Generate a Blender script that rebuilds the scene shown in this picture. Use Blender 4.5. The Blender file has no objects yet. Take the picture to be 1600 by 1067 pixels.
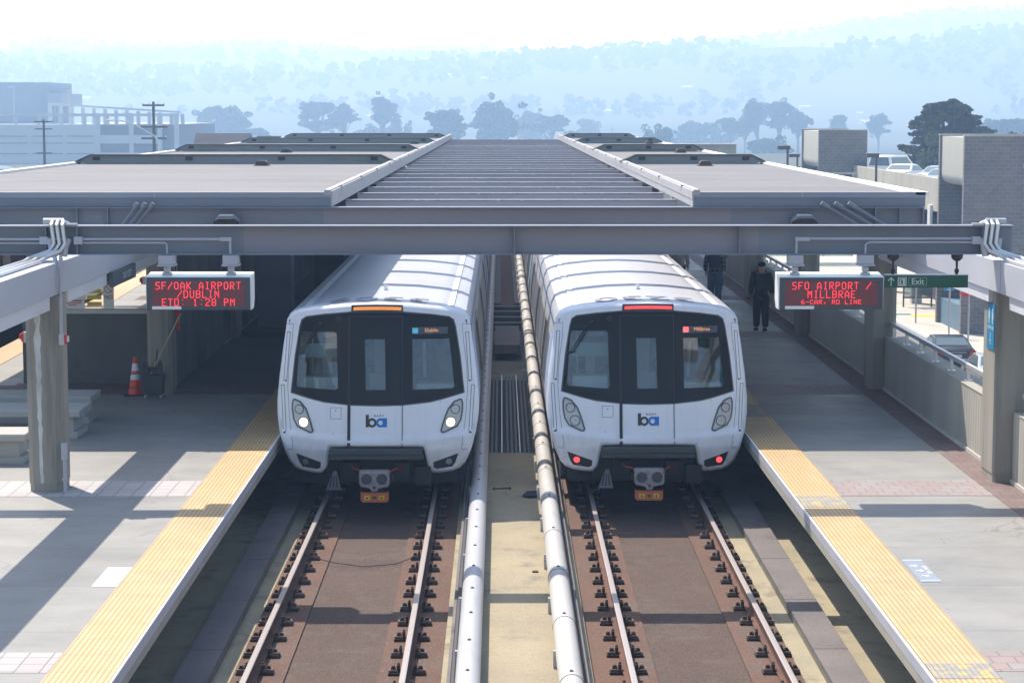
import bpy, bmesh, math, random
from mathutils import Vector, Matrix, noise
random.seed(7)
SC = bpy.context.scene
COL = SC.collection
R = math.radians
# ------------------------------------------------------------------ camera, sky, sun, exposure
PITCH = math.atan(359.5 / 3235.0); YAW = 0.00522
cam = bpy.data.cameras.new('camera'); cam.sensor_width = 36.0; cam.lens = 36.0 * 3235.0 / 1600.0
cam.clip_start = 0.5; cam.clip_end = 12000
camo = bpy.data.objects.new('camera', cam); COL.objects.link(camo)
camo.location = (0, 0, 6.20); camo.rotation_euler = (R(90) - PITCH, 0, -YAW)
SC.camera = camo
SUN = Vector((-0.38, 0.57, 1.0)).normalized()
SUN_EL = math.asin(SUN.z); SUN_AZ = math.atan2(SUN.x, SUN.y)
w = bpy.data.worlds.new('World'); SC.world = w; w.use_nodes = True
nt = w.node_tree; bg = nt.nodes['Background']; sky = nt.nodes.new('ShaderNodeTexSky')
sky.sky_type = 'NISHITA'; sky.sun_disc = False; sky.sun_elevation = SUN_EL; sky.sun_rotation = SUN_AZ
sky.altitude = 50; sky.air_density = 1.2; sky.dust_density = 1.6; sky.ozone_density = 1.5
nt.links.new(sky.outputs[0], bg.inputs[0]); bg.inputs[1].default_value = 0.13
sl = bpy.data.lights.new('sun', 'SUN'); sl.energy = 4.3; sl.angle = R(0.5); sl.color = (1.0, 0.96, 0.90)
so = bpy.data.objects.new('sun', sl); COL.objects.link(so)
so.rotation_euler = (-SUN).to_track_quat('-Z', 'Y').to_euler()
SC.view_settings.view_transform = 'Standard'; SC.view_settings.look = 'None'
SC.view_settings.exposure = 0.8; SC.view_settings.gamma = 1.0; SC.view_settings.use_curve_mapping = False
SC.render.engine = 'CYCLES'
SC.cycles.max_bounces = 6; SC.cycles.diffuse_bounces = 3; SC.cycles.glossy_bounces = 3
SC.cycles.transmission_bounces = 4; SC.cycles.transparent_max_bounces = 8; SC.cycles.volume_bounces = 3
SC.cycles.use_denoising = True

# ------------------------------------------------------------------ materials
M = {}
class NT:
    def __init__(s, m): s.t = m.node_tree; s.n = s.t.nodes; s.l = s.t.links
    def new(s, k, **kw):
        n = s.n.new(k)
        for a, b in kw.items(): setattr(n, a, b)
        return n
    def put(s, sock, v):
        if isinstance(v, (int, float)): sock.default_value = v
        elif isinstance(v, tuple): sock.default_value = v if len(v) != 3 or sock.type != 'RGBA' else v + (1.0,)
        else: s.l.new(v, sock)
    def math(s, op, a, b=0.0, c=None):
        n = s.new('ShaderNodeMath', operation=op); s.put(n.inputs[0], a); s.put(n.inputs[1], b)
        if c is not None: s.put(n.inputs[2], c)
        return n.outputs[0]
    def mix(s, f, a, b, bt='MIX'):
        n = s.new('ShaderNodeMix', data_type='RGBA', blend_type=bt); s.put(n.inputs[0], f); s.put(n.inputs[6], a); s.put(n.inputs[7], b)
        return n.outputs[2]
    def noise(s, vec, scale, detail=4, rough=0.55):
        n = s.new('ShaderNodeTexNoise'); n.inputs['Scale'].default_value = scale; n.inputs['Detail'].default_value = detail
        n.inputs['Roughness'].default_value = rough; s.l.new(vec, n.inputs['Vector']); return n.outputs[0]
    def ramp(s, v, a, b):
        n = s.new('ShaderNodeMapRange'); s.put(n.inputs[0], v); n.inputs[1].default_value = a; n.inputs[2].default_value = b
        return n.outputs[0]
    def scale(s, vec, sc):
        n = s.new('ShaderNodeVectorMath', operation='MULTIPLY'); s.l.new(vec, n.inputs[0]); n.inputs[1].default_value = sc; return n.outputs[0]
    def bump(s, h, strength=0.3, dist=0.01):
        n = s.new('ShaderNodeBump'); n.inputs['Strength'].default_value = strength; n.inputs['Distance'].default_value = dist
        s.l.new(h, n.inputs['Height']); return n.outputs[0]

def basemat(name):
    m = bpy.data.materials.new(name); m.use_nodes = True; M[name] = m
    t = NT(m); b = t.n['Principled BSDF']
    tc = t.new('ShaderNodeTexCoord').outputs['Object']
    return m, t, b, tc

def mat(name, c, rough=0.6, metal=0.0, c2=None, sc=3.0, amt=0.5, stretch=(1, 1, 1), fine=0.15, bump=0.0, bsc=40, spec=0.4, emit=None, es=1.0, lo=0.35, hi=0.7, dirt=None, dsc=1.0, dlo=.55, dhi=.72, speck=None, spsc=55):
    m, t, b, tc = basemat(name)
    v = t.scale(tc, stretch)
    n1 = t.ramp(t.noise(v, sc, 5), lo, hi)
    c2 = c2 or tuple(x * 0.78 for x in c)
    col = t.mix(t.math('MULTIPLY', n1, amt), c, c2)
    if fine:
        n2 = t.ramp(t.noise(v, sc * 17, 3), 0.3, 0.7)
        col = t.mix(t.math('MULTIPLY', n2, fine), col, tuple(min(1, x * 1.25) for x in c))
    if dirt:
        n3 = t.ramp(t.noise(v, dsc, 6, .65), dlo, dhi)
        col = t.mix(n3, col, dirt)
    if speck:
        col = t.mix(t.math('MULTIPLY', t.ramp(t.noise(tc, spsc, 2), .60, .68), .7), col, speck); col = t.mix(t.math('MULTIPLY', t.ramp(t.noise(tc, spsc * .8, 2), .40, .33), .6), col, tuple(x * .4 for x in c))
    t.l.new(col, b.inputs['Base Color'])
    b.inputs['Roughness'].default_value = rough; b.inputs['Metallic'].default_value = metal
    b.inputs['Specular IOR Level'].default_value = spec
    if bump: t.l.new(t.bump(t.noise(v, bsc, 4), bump, 0.01), b.inputs['Normal'])
    if emit:
        b.inputs['Emission Color'].default_value = emit + (1,); b.inputs['Emission Strength'].default_value = es
    return m

mat('steel', (.215, .23, .275), .5, c2=(.168, .183, .225), sc=.8, amt=.8, stretch=(.4, 1, 2), fine=.1, spec=.35)
mat('steel_light', (.44, .44, .49), .5, c2=(.36, .37, .42), sc=1.2, amt=.8, fine=.1)
mat('galv', (.5, .51, .54), .4, .3, c2=(.38, .39, .42), sc=8, amt=.8)
mat('fascia', (.50, .51, .56), .45, c2=(.42, .43, .49), sc=1.0, amt=.8, stretch=(1, .5, 1.5), fine=.08)
mat('curbcap', (.42, .40, .41), .6, c2=(.34, .33, .335), sc=2, amt=.7)
def roof_mat():
    m, t, b, tc = basemat('roofing')
    c = t.mix(t.ramp(t.noise(t.scale(tc, (.5, 1.2, 1)), .5, 7, .65), .35, .68), (.178, .170, .176), (.125, .12, .126))
    c = t.mix(t.math('MULTIPLY', t.ramp(t.noise(tc, .9, 8, .7), .55, .72), .5), c, (.235, .225, .225))
    c = t.mix(t.math('MULTIPLY', t.ramp(t.noise(tc, 40, 3), .35, .7), .25), c, (.24, .23, .23))
    sp = t.new('ShaderNodeSeparateXYZ'); t.l.new(tc, sp.inputs[0])
    f = t.math('FRACT', t.math('DIVIDE', t.math('ADD', sp.outputs[1], 100.3), 1.02))
    c = t.mix(t.math('MULTIPLY', t.math('LESS_THAN', f, .03), .35), c, (.08, .078, .08))
    vo = t.new('ShaderNodeTexVoronoi'); vo.inputs['Scale'].default_value = .9; t.l.new(tc, vo.inputs['Vector'])
    c = t.mix(t.math('MULTIPLY', t.math('LESS_THAN', vo.outputs['Distance'], .05), .6), c, (.40, .39, .37))
    t.l.new(c, b.inputs['Base Color']); b.inputs['Roughness'].default_value = .85; t.l.new(t.bump(t.noise(tc, 30, 4), .2, .01), b.inputs['Normal'])
roof_mat()
mat('ridge', (.24, .26, .28), .6, c2=(.17, .20, .19), sc=.8, amt=.9, stretch=(.3, 1, 3), dirt=(.10, .12, .08), dsc=1.2)
mat('darkseal', (.05, .05, .052), .8)
mat('column', (.30, .275, .23), .85, c2=(.21, .193, .165), sc=1.6, amt=.9, stretch=(2.6, 2.6, .22), fine=.2, bump=.3, bsc=26, dirt=(.14, .135, .13), dsc=1.6, dlo=.52, dhi=.75)
mat('efflor', (.60, .60, .60), .9, c2=(.35, .34, .32), sc=9, amt=.9, stretch=(1, 1, .3), bump=.3)
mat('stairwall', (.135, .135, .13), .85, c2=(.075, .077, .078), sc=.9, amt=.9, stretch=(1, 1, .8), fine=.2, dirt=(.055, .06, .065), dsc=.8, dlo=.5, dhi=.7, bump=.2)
mat('bench', (.37, .36, .335), .85, c2=(.37, .36, .34), sc=3, amt=.7, fine=.25, bump=.2)
mat('rust', (.13, .062, .042), .9, c2=(.08, .042, .032), sc=3, amt=.9, fine=.3)
mat('railhead', (.54, .47, .44), .32, .4, c2=(.5, .46, .44), sc=2, amt=.6, stretch=(1, .2, 1))
mat('clip', (.062, .040, .031), .85, c2=(.03, .022, .019), sc=25, amt=.9)
mat('cliptop', (.20, .14, .115), .8, c2=(.10, .07, .06), sc=30, amt=.9)
mat('plinth', (.125, .068, .047), .9, c2=(.08, .046, .034), sc=1.2, amt=.9, stretch=(1, .5, 1), fine=.3, bump=.3, bsc=30, speck=(.20, .13, .10), spsc=30, dirt=(.10, .085, .075), dsc=2.2, dlo=.5, dhi=.75)
mat('bedfloor', (.084, .054, .042), .95, c2=(.05, .034, .028), sc=.9, amt=.9, fine=.6, bump=.6, bsc=60, dirt=(.125, .094, .08), dsc=1.8, dlo=.5, dhi=.8, speck=(.26, .22, .19))
mat('yellowconc', (.33, .285, .19), .9, c2=(.22, .20, .15), sc=1.1, amt=.9, fine=.25, dirt=(.17, .145, .115), dsc=2.4, dlo=.53, dhi=.72, bump=.2)
mat('midconc', (.33, .275, .18), .9, c2=(.235, .205, .148), sc=.7, amt=.9, fine=.25, dirt=(.17, .155, .125), dsc=1.6, dlo=.55, dhi=.72, bump=.2, speck=(.42, .37, .27), spsc=40)
mat('walkslab', (.165, .145, .142), .9, c2=(.115, .102, .104), sc=.8, amt=.9, fine=.3, bump=.25, dirt=(.09, .08, .08), dsc=1.3, speck=(.22, .20, .19), spsc=40)
mat('greenconc', (.21, .20, .15), .9, c2=(.13, .125, .10), sc=1.5, amt=.9, fine=.3, dirt=(.09, .085, .07), dsc=1.5, bump=.3)
mat('cover_white', (.50, .48, .46), .42, c2=(.40, .385, .37), sc=1.3, amt=.7, stretch=(1, .3, 1), fine=.05, dirt=(.27, .25, .23), dsc=2.6, dlo=.55, dhi=.85)
mat('cover_grey', (.46, .46, .475), .42, c2=(.37, .37, .385), sc=1.3, amt=.7, stretch=(1, .3, 1), fine=.05, dirt=(.27, .26, .25), dsc=2.6, dlo=.56, dhi=.9)
mat('black', (.02, .02, .022), .5)
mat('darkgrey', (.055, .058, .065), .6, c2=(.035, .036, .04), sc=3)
mat('under', (.025, .026, .028), .8, c2=(.04, .036, .032), sc=4, amt=.8)
def train_mat():
    m, t, b, tc = basemat('trainwhite')
    c = t.mix(t.math('MULTIPLY', t.ramp(t.noise(tc, .9, 5), .35, .7), .6), (.79, .81, .87), (.73, .755, .82))
    c = t.mix(t.math('MULTIPLY', t.ramp(t.noise(t.scale(tc, (5, 1, .6)), 2.2, 6, .7), .5, .78), .3), c, (.50, .51, .54))
    sp = t.new('ShaderNodeSeparateXYZ'); t.l.new(tc, sp.inputs[0])
    low = t.math('MULTIPLY', t.ramp(sp.outputs[2], 1.25, .5), t.ramp(t.noise(t.scale(tc, (1, 1, .7)), 3.5, 7, .7), .42, .66))
    c = t.mix(t.math('MULTIPLY', low, .55), c, (.30, .27, .24))
    vo = t.new('ShaderNodeTexVoronoi'); vo.inputs['Scale'].default_value = 3.2; t.l.new(tc, vo.inputs['Vector'])
    c = t.mix(t.math('MULTIPLY', t.math('LESS_THAN', vo.outputs['Distance'], .035), .6), c, (.20, .19, .18))
    t.l.new(c, b.inputs['Base Color']); b.inputs['Roughness'].default_value = .28; b.inputs['Specular IOR Level'].default_value = .5
train_mat()
mat('trainroof', (.46, .475, .53), .42, c2=(.40, .415, .47), sc=1.2, amt=.8, stretch=(1, .25, 1), fine=.05)
mat('sidedark', (.012, .013, .016), .55, spec=.15, fine=0)
mat('sideglass', (.20, .205, .22), .35, c2=(.15, .155, .17), sc=4)  # pale grey base colour stands in for bright reflection in the side windows
mat('stainless', (.40, .40, .41), .55, 0, c2=(.32, .32, .33), sc=2.5, amt=.8, stretch=(1, .3, 3))
mat('trainblue', (.03, .15, .42), .35)
mat('trainpale', (.40, .55, .80), .35)
mat('screenblack', (.010, .011, .014), .22, spec=.22, fine=0)
mat('seam', (.03, .03, .035), .5)
mat('rubber', (.03, .03, .032), .7)
mat('bumper', (.055, .068, .075), .5, c2=(.04, .05, .055), sc=4)
mat('couplermetal', (.36, .35, .37), .45, .5, c2=(.2, .2, .21), sc=12, amt=.9)
mat('couplerface', (.09, .11, .13), .3, .5, c2=(.04, .05, .06), sc=10, amt=.9)
mat('orange', (.62, .16, .06), .6, c2=(.5, .12, .05), sc=8)
mat('signyellow', (.75, .55, .03), .5)
mat('red', (.62, .03, .03), .45)
mat('white', (.80, .80, .80), .5, c2=(.74, .74, .74))
mat('offwhite', (.62, .62, .61), .6, c2=(.54, .54, .53))
mat('signblue', (.02, .20, .42), .5)
mat('skyblue', (.02, .19, .36), .5, c2=(.03, .23, .4), sc=12)
mat('logoblack', (.035, .038, .045), .4); mat('logoblue', (.0, .18, .58), .4)
mat('interior', (.34, .37, .37), .7, c2=(.06, .07, .08), sc=2.5, amt=1.0, lo=.45, hi=.6); mat('interior_light', (.85, .90, .89), .6); mat('visor', (.22, .33, .36), .4)
mat('ledred', (.4, .02, .03), .5, emit=(1.0, .045, .07), es=.95, fine=0)
mat('ledpanel', (.058, .028, .03), .5, emit=(.16, .035, .04), es=.22, fine=0)
mat('ledorange', (.5, .2, .03), .5, emit=(1.0, .36, .08), es=1.1, fine=0)
mat('ledred2', (.5, .02, .03), .5, emit=(1.0, .10, .11), es=1.3, fine=0)
mat('destorange', (.3, .14, .05), .5, emit=(1.0, .42, .18), es=.5, fine=0)
mat('lampwhite', (.9, .82, .68), .4, emit=(1.0, .76, .46), es=1.25, fine=0)
mat('lampred', (.6, .02, .02), .4, emit=(1.0, .05, .06), es=1.4, fine=0)
mat('lampoff', (.5, .5, .5), .2, .6, c2=(.25, .25, .25), sc=30)
mat('lens', (.52, .52, .52), .2, spec=.6)
mat('ledcyan', (.05, .3, .45), .5, emit=(.1, .5, .65), es=.3, fine=0)
mat('signframe', (.07, .08, .095), .45)
mat('whiteenamel', (.82, .82, .82), .3, c2=(.77, .77, .77))
mat('green', (.012, .085, .05), .4, c2=(.010, .07, .04))
mat('signtext', (.55, .62, .60), .5)
mat('conered', (.80, .06, .02), .5, c2=(.7, .05, .02)); mat('reflect', (.75, .76, .80), .4)
mat('wood', (.50, .38, .20), .6, c2=(.4, .3, .16), sc=12)
mat('bucket', (.035, .04, .045), .5)
mat('alum', (.66, .66, .67), .35, .5, c2=(.55, .55, .56), sc=4)
mat('asphalt', (.17, .17, .175), .9, c2=(.13, .13, .135), sc=.4, fine=.3)
mat('sidewalk', (.44, .42, .38), .9, c2=(.36, .345, .315), sc=.35, amt=.9, fine=.2)
mat('parapet', (.36, .335, .28), .85, c2=(.27, .25, .21), sc=1.2, amt=.8, stretch=(3, 1, .15), dirt=(.36, .30, .12), dsc=1.2, dlo=.6, dhi=.8)
mat('rampconc', (.42, .40, .34), .85, c2=(.32, .30, .25), sc=1.2, amt=.8, stretch=(1, 1, .15), dirt=(.38, .30, .12), dsc=.6, dlo=.55, dhi=.8)
mat('smoothconc', (.46, .45, .40), .8, c2=(.38, .37, .33), sc=2)
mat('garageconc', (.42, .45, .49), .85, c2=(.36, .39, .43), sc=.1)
mat('garagedark', (.10, .10, .11), .9)
mat('bark', (.07, .055, .045), .95)
mat('leaf_dark', (.028, .045, .026), .9, c2=(.05, .07, .03), sc=.25, amt=.9)
mat('leaf_cypress', (.038, .058, .024), .9, c2=(.06, .08, .03), sc=1.2, amt=.9)
mat('leaf_mid', (.045, .065, .035), .9, c2=(.075, .09, .045), sc=.25, amt=.9)
mat('skin', (.45, .26, .18), .6); mat('hair', (.02, .016, .014), .7)
mat('cloth_black', (.014, .016, .02), .9); mat('cloth_navy', (.02, .03, .05), .9); mat('cloth_red', (.30, .03, .05), .85)
mat('cloth_beige', (.35, .31, .25), .9); mat('denim', (.06, .10, .17), .9); mat('pack', (.022, .028, .032), .8)
mat('carblack', (.015, .016, .022), .2, spec=.6, c2=(.02, .02, .025)); mat('carwhite', (.75, .76, .78), .25); mat('carsilver', (.45, .47, .5), .3, .4); mat('carblue', (.30, .38, .5), .3, .3)
mat('carglass', (.10, .14, .16), .08, spec=.8); mat('taillight', (.45, .03, .03), .2); mat('tyre', (.02, .02, .02), .8); mat('rim', (.45, .45, .46), .3, .7)
mat('brown', (.10, .075, .06), .7); mat('wallblue', (.12, .2, .27), .6)
mat('houseroof', (.035, .03, .032), .9); mat('housewall', (.36, .35, .33), .8); mat('redroof', (.42, .12, .09), .8)

mat('fascia_mid', (.27, .285, .365), .5, c2=(.23, .245, .315), sc=1.0, amt=.8, stretch=(.3, 1, 2))
mat('hillwood', (.05, .06, .042), 1, c2=(.04, .05, .035), sc=.01, spec=0)
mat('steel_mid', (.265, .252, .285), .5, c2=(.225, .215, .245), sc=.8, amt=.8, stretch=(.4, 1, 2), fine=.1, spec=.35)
mat('stepmetal', (.16, .165, .18), .5, c2=(.11, .115, .125), sc=9)
mat('slat_face', (.36, .35, .395), .5, c2=(.29, .285, .325), sc=.9, amt=.9, stretch=(.4, 1, 2))  # faces coloured lighter than the slat tops to lift their shade
mat('slat', (.215, .21, .24), .55, c2=(.17, .168, .195), sc=.9, amt=.9, stretch=(.4, 1, 2), dirt=(.38, .36, .35), dsc=3.5, dlo=.62, dhi=.74, speck=(.45, .43, .40), spsc=9)
mat('fascia_white', (.66, .67, .70), .5, c2=(.58, .59, .63), sc=1.0, amt=.8)
mat('seam2', (.10, .105, .12), .5); mat('seam3', (.26, .27, .31), .5)
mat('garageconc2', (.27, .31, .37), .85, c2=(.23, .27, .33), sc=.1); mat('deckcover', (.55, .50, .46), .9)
mat('houseroofpale', (.34, .33, .32), .8); mat('decalblue', (.24, .27, .33), .6)

def glassmat():
    m = bpy.data.materials.new('glass'); m.use_nodes = True; M['glass'] = m; t = NT(m)
    t.n.remove(t.n['Principled BSDF'])
    tr = t.new('ShaderNodeBsdfTransparent'); tr.inputs[0].default_value = (.55, .64, .64, 1)
    gl = t.new('ShaderNodeBsdfGlossy'); gl.inputs['Roughness'].default_value = .03; gl.inputs[0].default_value = (.9, .95, 1, 1)
    mx = t.new('ShaderNodeMixShader'); mx.inputs[0].default_value = .11
    t.l.new(tr.outputs[0], mx.inputs[1]); t.l.new(gl.outputs[0], mx.inputs[2]); t.l.new(mx.outputs[0], t.n['Material Output'].inputs[0])
glassmat()

def platform_mat():
    m, t, b, tc = basemat('platform')
    c = t.mix(t.ramp(t.noise(t.scale(tc, (.8, 1.1, 1)), .9, 8, .68), .35, .7), (.268, .257, .240), (.198, .192, .181))
    c = t.mix(t.math('MULTIPLY', t.ramp(t.noise(t.scale(tc, (.45, 1.5, 1)), 2.6, 8, .72), .48, .74), .5), c, (.145, .148, .145))
    c = t.mix(t.math('MULTIPLY', t.ramp(t.noise(tc, 75, 3), .35, .65), .22), c, (.42, .42, .40))
    sp = t.new('ShaderNodeSeparateXYZ'); t.l.new(tc, sp.inputs[0])
    f = t.math('FRACT', t.math('DIVIDE', t.math('ADD', sp.outputs[1], 100 - 21.45), 2.02))
    c = t.mix(t.math('MULTIPLY', t.math('LESS_THAN', f, .009), .55), c, (.08, .08, .08))
    wn = t.new('ShaderNodeTexWhiteNoise', noise_dimensions='1D'); t.l.new(t.math('FLOOR', t.math('DIVIDE', t.math('ADD', sp.outputs[1], 100 - 21.45), 2.02)), wn.inputs['W'])
    c = t.mix(t.math('MULTIPLY', wn.outputs[0], .22), c, (.13, .13, .128))
    ve = t.new('ShaderNodeTexVoronoi', feature='DISTANCE_TO_EDGE'); ve.inputs['Scale'].default_value = .55
    wv = t.new('ShaderNodeVectorMath', operation='ADD'); t.l.new(tc, wv.inputs[0]); nn = t.new('ShaderNodeTexNoise'); nn.inputs['Scale'].default_value = 3; t.l.new(tc, nn.inputs['Vector']); t.l.new(t.scale(nn.outputs[1], (.5, .5, .5)), wv.inputs[1]); t.l.new(wv.outputs[0], ve.inputs['Vector'])
    c = t.mix(t.math('MULTIPLY', t.math('MULTIPLY', t.math('LESS_THAN', ve.outputs['Distance'], .006), t.ramp(t.noise(tc, .5, 2), .5, .6)), .5), c, (.09, .09, .09))
    # scattered gum spots
    vo = t.new('ShaderNodeTexVoronoi'); vo.inputs['Scale'].default_value = 1.7; t.l.new(tc, vo.inputs['Vector'])
    c = t.mix(t.math('MULTIPLY', t.math('LESS_THAN', vo.outputs['Distance'], .045), .5), c, (.12, .12, .12))
    t.l.new(c, b.inputs['Base Color'])
    rr = t.ramp(t.noise(tc, 1.1, 4), .3, .7); t.l.new(t.math('MULTIPLY_ADD', rr, .25, .42), b.inputs['Roughness'])
    t.l.new(t.bump(t.noise(tc, 45, 4), .15, .01), b.inputs['Normal'])
platform_mat()

def paver_mat(name, ca, cb, mort, wdt=.24, hgt=.24, plane='xy', rough=.8, ms=.007, off=.5, extra=None, hue=True):
    m, t, b, tc = basemat(name)
    sp = t.new('ShaderNodeSeparateXYZ'); t.l.new(tc, sp.inputs[0])
    cb_ = t.new('ShaderNodeCombineXYZ')
    if plane == 'xy': t.l.new(sp.outputs[0], cb_.inputs[0]); t.l.new(sp.outputs[1], cb_.inputs[1])
    else:
        t.l.new(t.math('ADD', sp.outputs[0], sp.outputs[1]), cb_.inputs[0]); t.l.new(sp.outputs[2], cb_.inputs[1])
    br = t.new('ShaderNodeTexBrick'); br.offset = off; br.inputs['Scale'].default_value = 1.0
    br.inputs['Brick Width'].default_value = wdt; br.inputs['Row Height'].default_value = hgt; br.inputs['Mortar Size'].default_value = ms
    br.inputs['Mortar Smooth'].default_value = .1; br.inputs['Bias'].default_value = 0
    br.inputs['Color1'].default_value = ca + (1,); br.inputs['Color2'].default_value = cb + (1,); br.inputs['Mortar'].default_value = mort + (1,)
    t.l.new(cb_.outputs[0], br.inputs['Vector'])
    c = t.mix(t.math('MULTIPLY', t.ramp(t.noise(tc, 1.3, 5), .35, .7), .35), br.outputs[0], tuple(x * .6 for x in ca))
    t.l.new(c, b.inputs['Base Color']); b.inputs['Roughness'].default_value = rough
    t.l.new(t.bump(t.math('SUBTRACT', 1.0, br.outputs[1]), .5, .01), b.inputs['Normal'])
paver_mat('pavers', (.30, .225, .215), (.28, .262, .26), (.14, .13, .125))
paver_mat('pavers_dark', (.16, .10, .093), (.19, .145, .138), (.09, .08, .08))
paver_mat('pavers_light', (.44, .42, .42), (.38, .345, .345), (.17, .16, .16), off=0.0)
paver_mat('block', (.165, .152, .148), (.215, .195, .19), (.30, .285, .275), .4, .2, 'xz', ms=.012)

def tactile_mat():
    m, t, b, tc = basemat('tactile')
    sp = t.new('ShaderNodeSeparateXYZ'); t.l.new(tc, sp.inputs[0])
    P = .0555
    def fr(s, p, o=0.0): return t.math('ABSOLUTE', t.math('SUBTRACT', t.math('FRACT', t.math('DIVIDE', t.math('ADD', s, 100.0 + o), p)), .5))
    fx = fr(sp.outputs[0], P); fy = fr(sp.outputs[1], P)
    d = t.math('SQRT', t.math('ADD', t.math('MULTIPLY', fx, fx), t.math('MULTIPLY', fy, fy)))
    dome = t.ramp(d, .42, .22)
    hole = t.math('MULTIPLY', t.math('GREATER_THAN', fx, .37), t.math('GREATER_THAN', fy, .20))
    ty = t.math('FLOOR', t.math('DIVIDE', sp.outputs[1], .61))
    wn = t.new('ShaderNodeTexWhiteNoise', noise_dimensions='1D'); t.l.new(ty, wn.inputs['W'])
    c = t.mix(wn.outputs[0], (.55, .365, .17), (.49, .345, .185))
    c = t.mix(t.math('MULTIPLY', t.ramp(t.noise(t.scale(tc, (2, 1, 1)), 2.2, 6, .6), .45, .75), .55), c, (.62, .48, .28))
    c = t.mix(t.math('MULTIPLY', t.ramp(t.noise(tc, 1.2, 6, .6), .55, .8), .5), c, (.36, .28, .16))
    c = t.mix(t.math('MULTIPLY', hole, .95), c, (.15, .06, .01))
    f = t.math('FRACT', t.math('DIVIDE', sp.outputs[1], .61))
    c = t.mix(t.math('MULTIPLY', t.math('LESS_THAN', f, .014), .6), c, (.10, .07, .03))
    t.l.new(c, b.inputs['Base Color']); b.inputs['Roughness'].default_value = .5
    t.l.new(t.bump(dome, .35, .006), b.inputs['Normal'])
tactile_mat()

def ribbed_mat(name, ca, cb, axis, period):
    m, t, b, tc = basemat(name)
    sp = t.new('ShaderNodeSeparateXYZ'); t.l.new(tc, sp.inputs[0])
    s = t.math('SINE', t.math('MULTIPLY', sp.outputs[axis], 2 * math.pi / period))
    c = t.mix(t.ramp(t.noise(t.scale(tc, (.8, .8, .25)), 1.6, 5), .35, .7), ca, cb)
    c = t.mix(t.math('MULTIPLY', t.ramp(t.noise(t.scale(tc, (4, 4, .2)), 2.5, 5), .5, .8), .4), c, tuple(x * .55 for x in ca))
    t.l.new(c, b.inputs['Base Color']); b.inputs['Roughness'].default_value = .85
    t.l.new(t.bump(s, .28, .012), b.inputs['Normal'])
mat('floor_dark', (.085, .08, .082), .5, c2=(.055, .05, .052), sc=.8, amt=.9)
ribbed_mat('ribwall', (.38, .36, .31), (.30, .285, .25), 1, .16)

def plaid_mat():
    m, t, b, tc = basemat('plaid')
    sp = t.new('ShaderNodeSeparateXYZ'); t.l.new(tc, sp.inputs[0])
    a = t.math('LESS_THAN', t.math('FRACT', t.math('MULTIPLY', sp.outputs[0], 9.0)), .16)
    c = t.math('LESS_THAN', t.math('FRACT', t.math('MULTIPLY', sp.outputs[2], 9.0)), .16)
    t.l.new(t.mix(t.math('MAXIMUM', a, c), (.02, .024, .03), (.20, .22, .24)), b.inputs['Base Color']); b.inputs['Roughness'].default_value = .9
plaid_mat()

def hill_mat():
    m, t, b, tc = basemat('hillside')
    c = t.mix(t.ramp(t.noise(tc, .004, 6, .6), .4, .6), (.046, .054, .038), (.075, .073, .055))
    c = t.mix(t.ramp(t.noise(t.scale(tc, (.5, 1, 1)), .006, 7, .7), .5, .62), c, (.035, .045, .03)); c = t.mix(t.math('MULTIPLY', t.ramp(t.noise(t.scale(tc, (.35, 1, 1)), .018, 4, .6), .66, .76), .7), c, (.24, .23, .20))
    t.l.new(c, b.inputs['Base Color']); b.inputs['Roughness'].default_value = 1.0; b.inputs['Specular IOR Level'].default_value = 0
hill_mat()
mat('valley', (.12, .12, .10), 1, c2=(.06, .07, .045), sc=.01, amt=1, spec=0)

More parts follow.
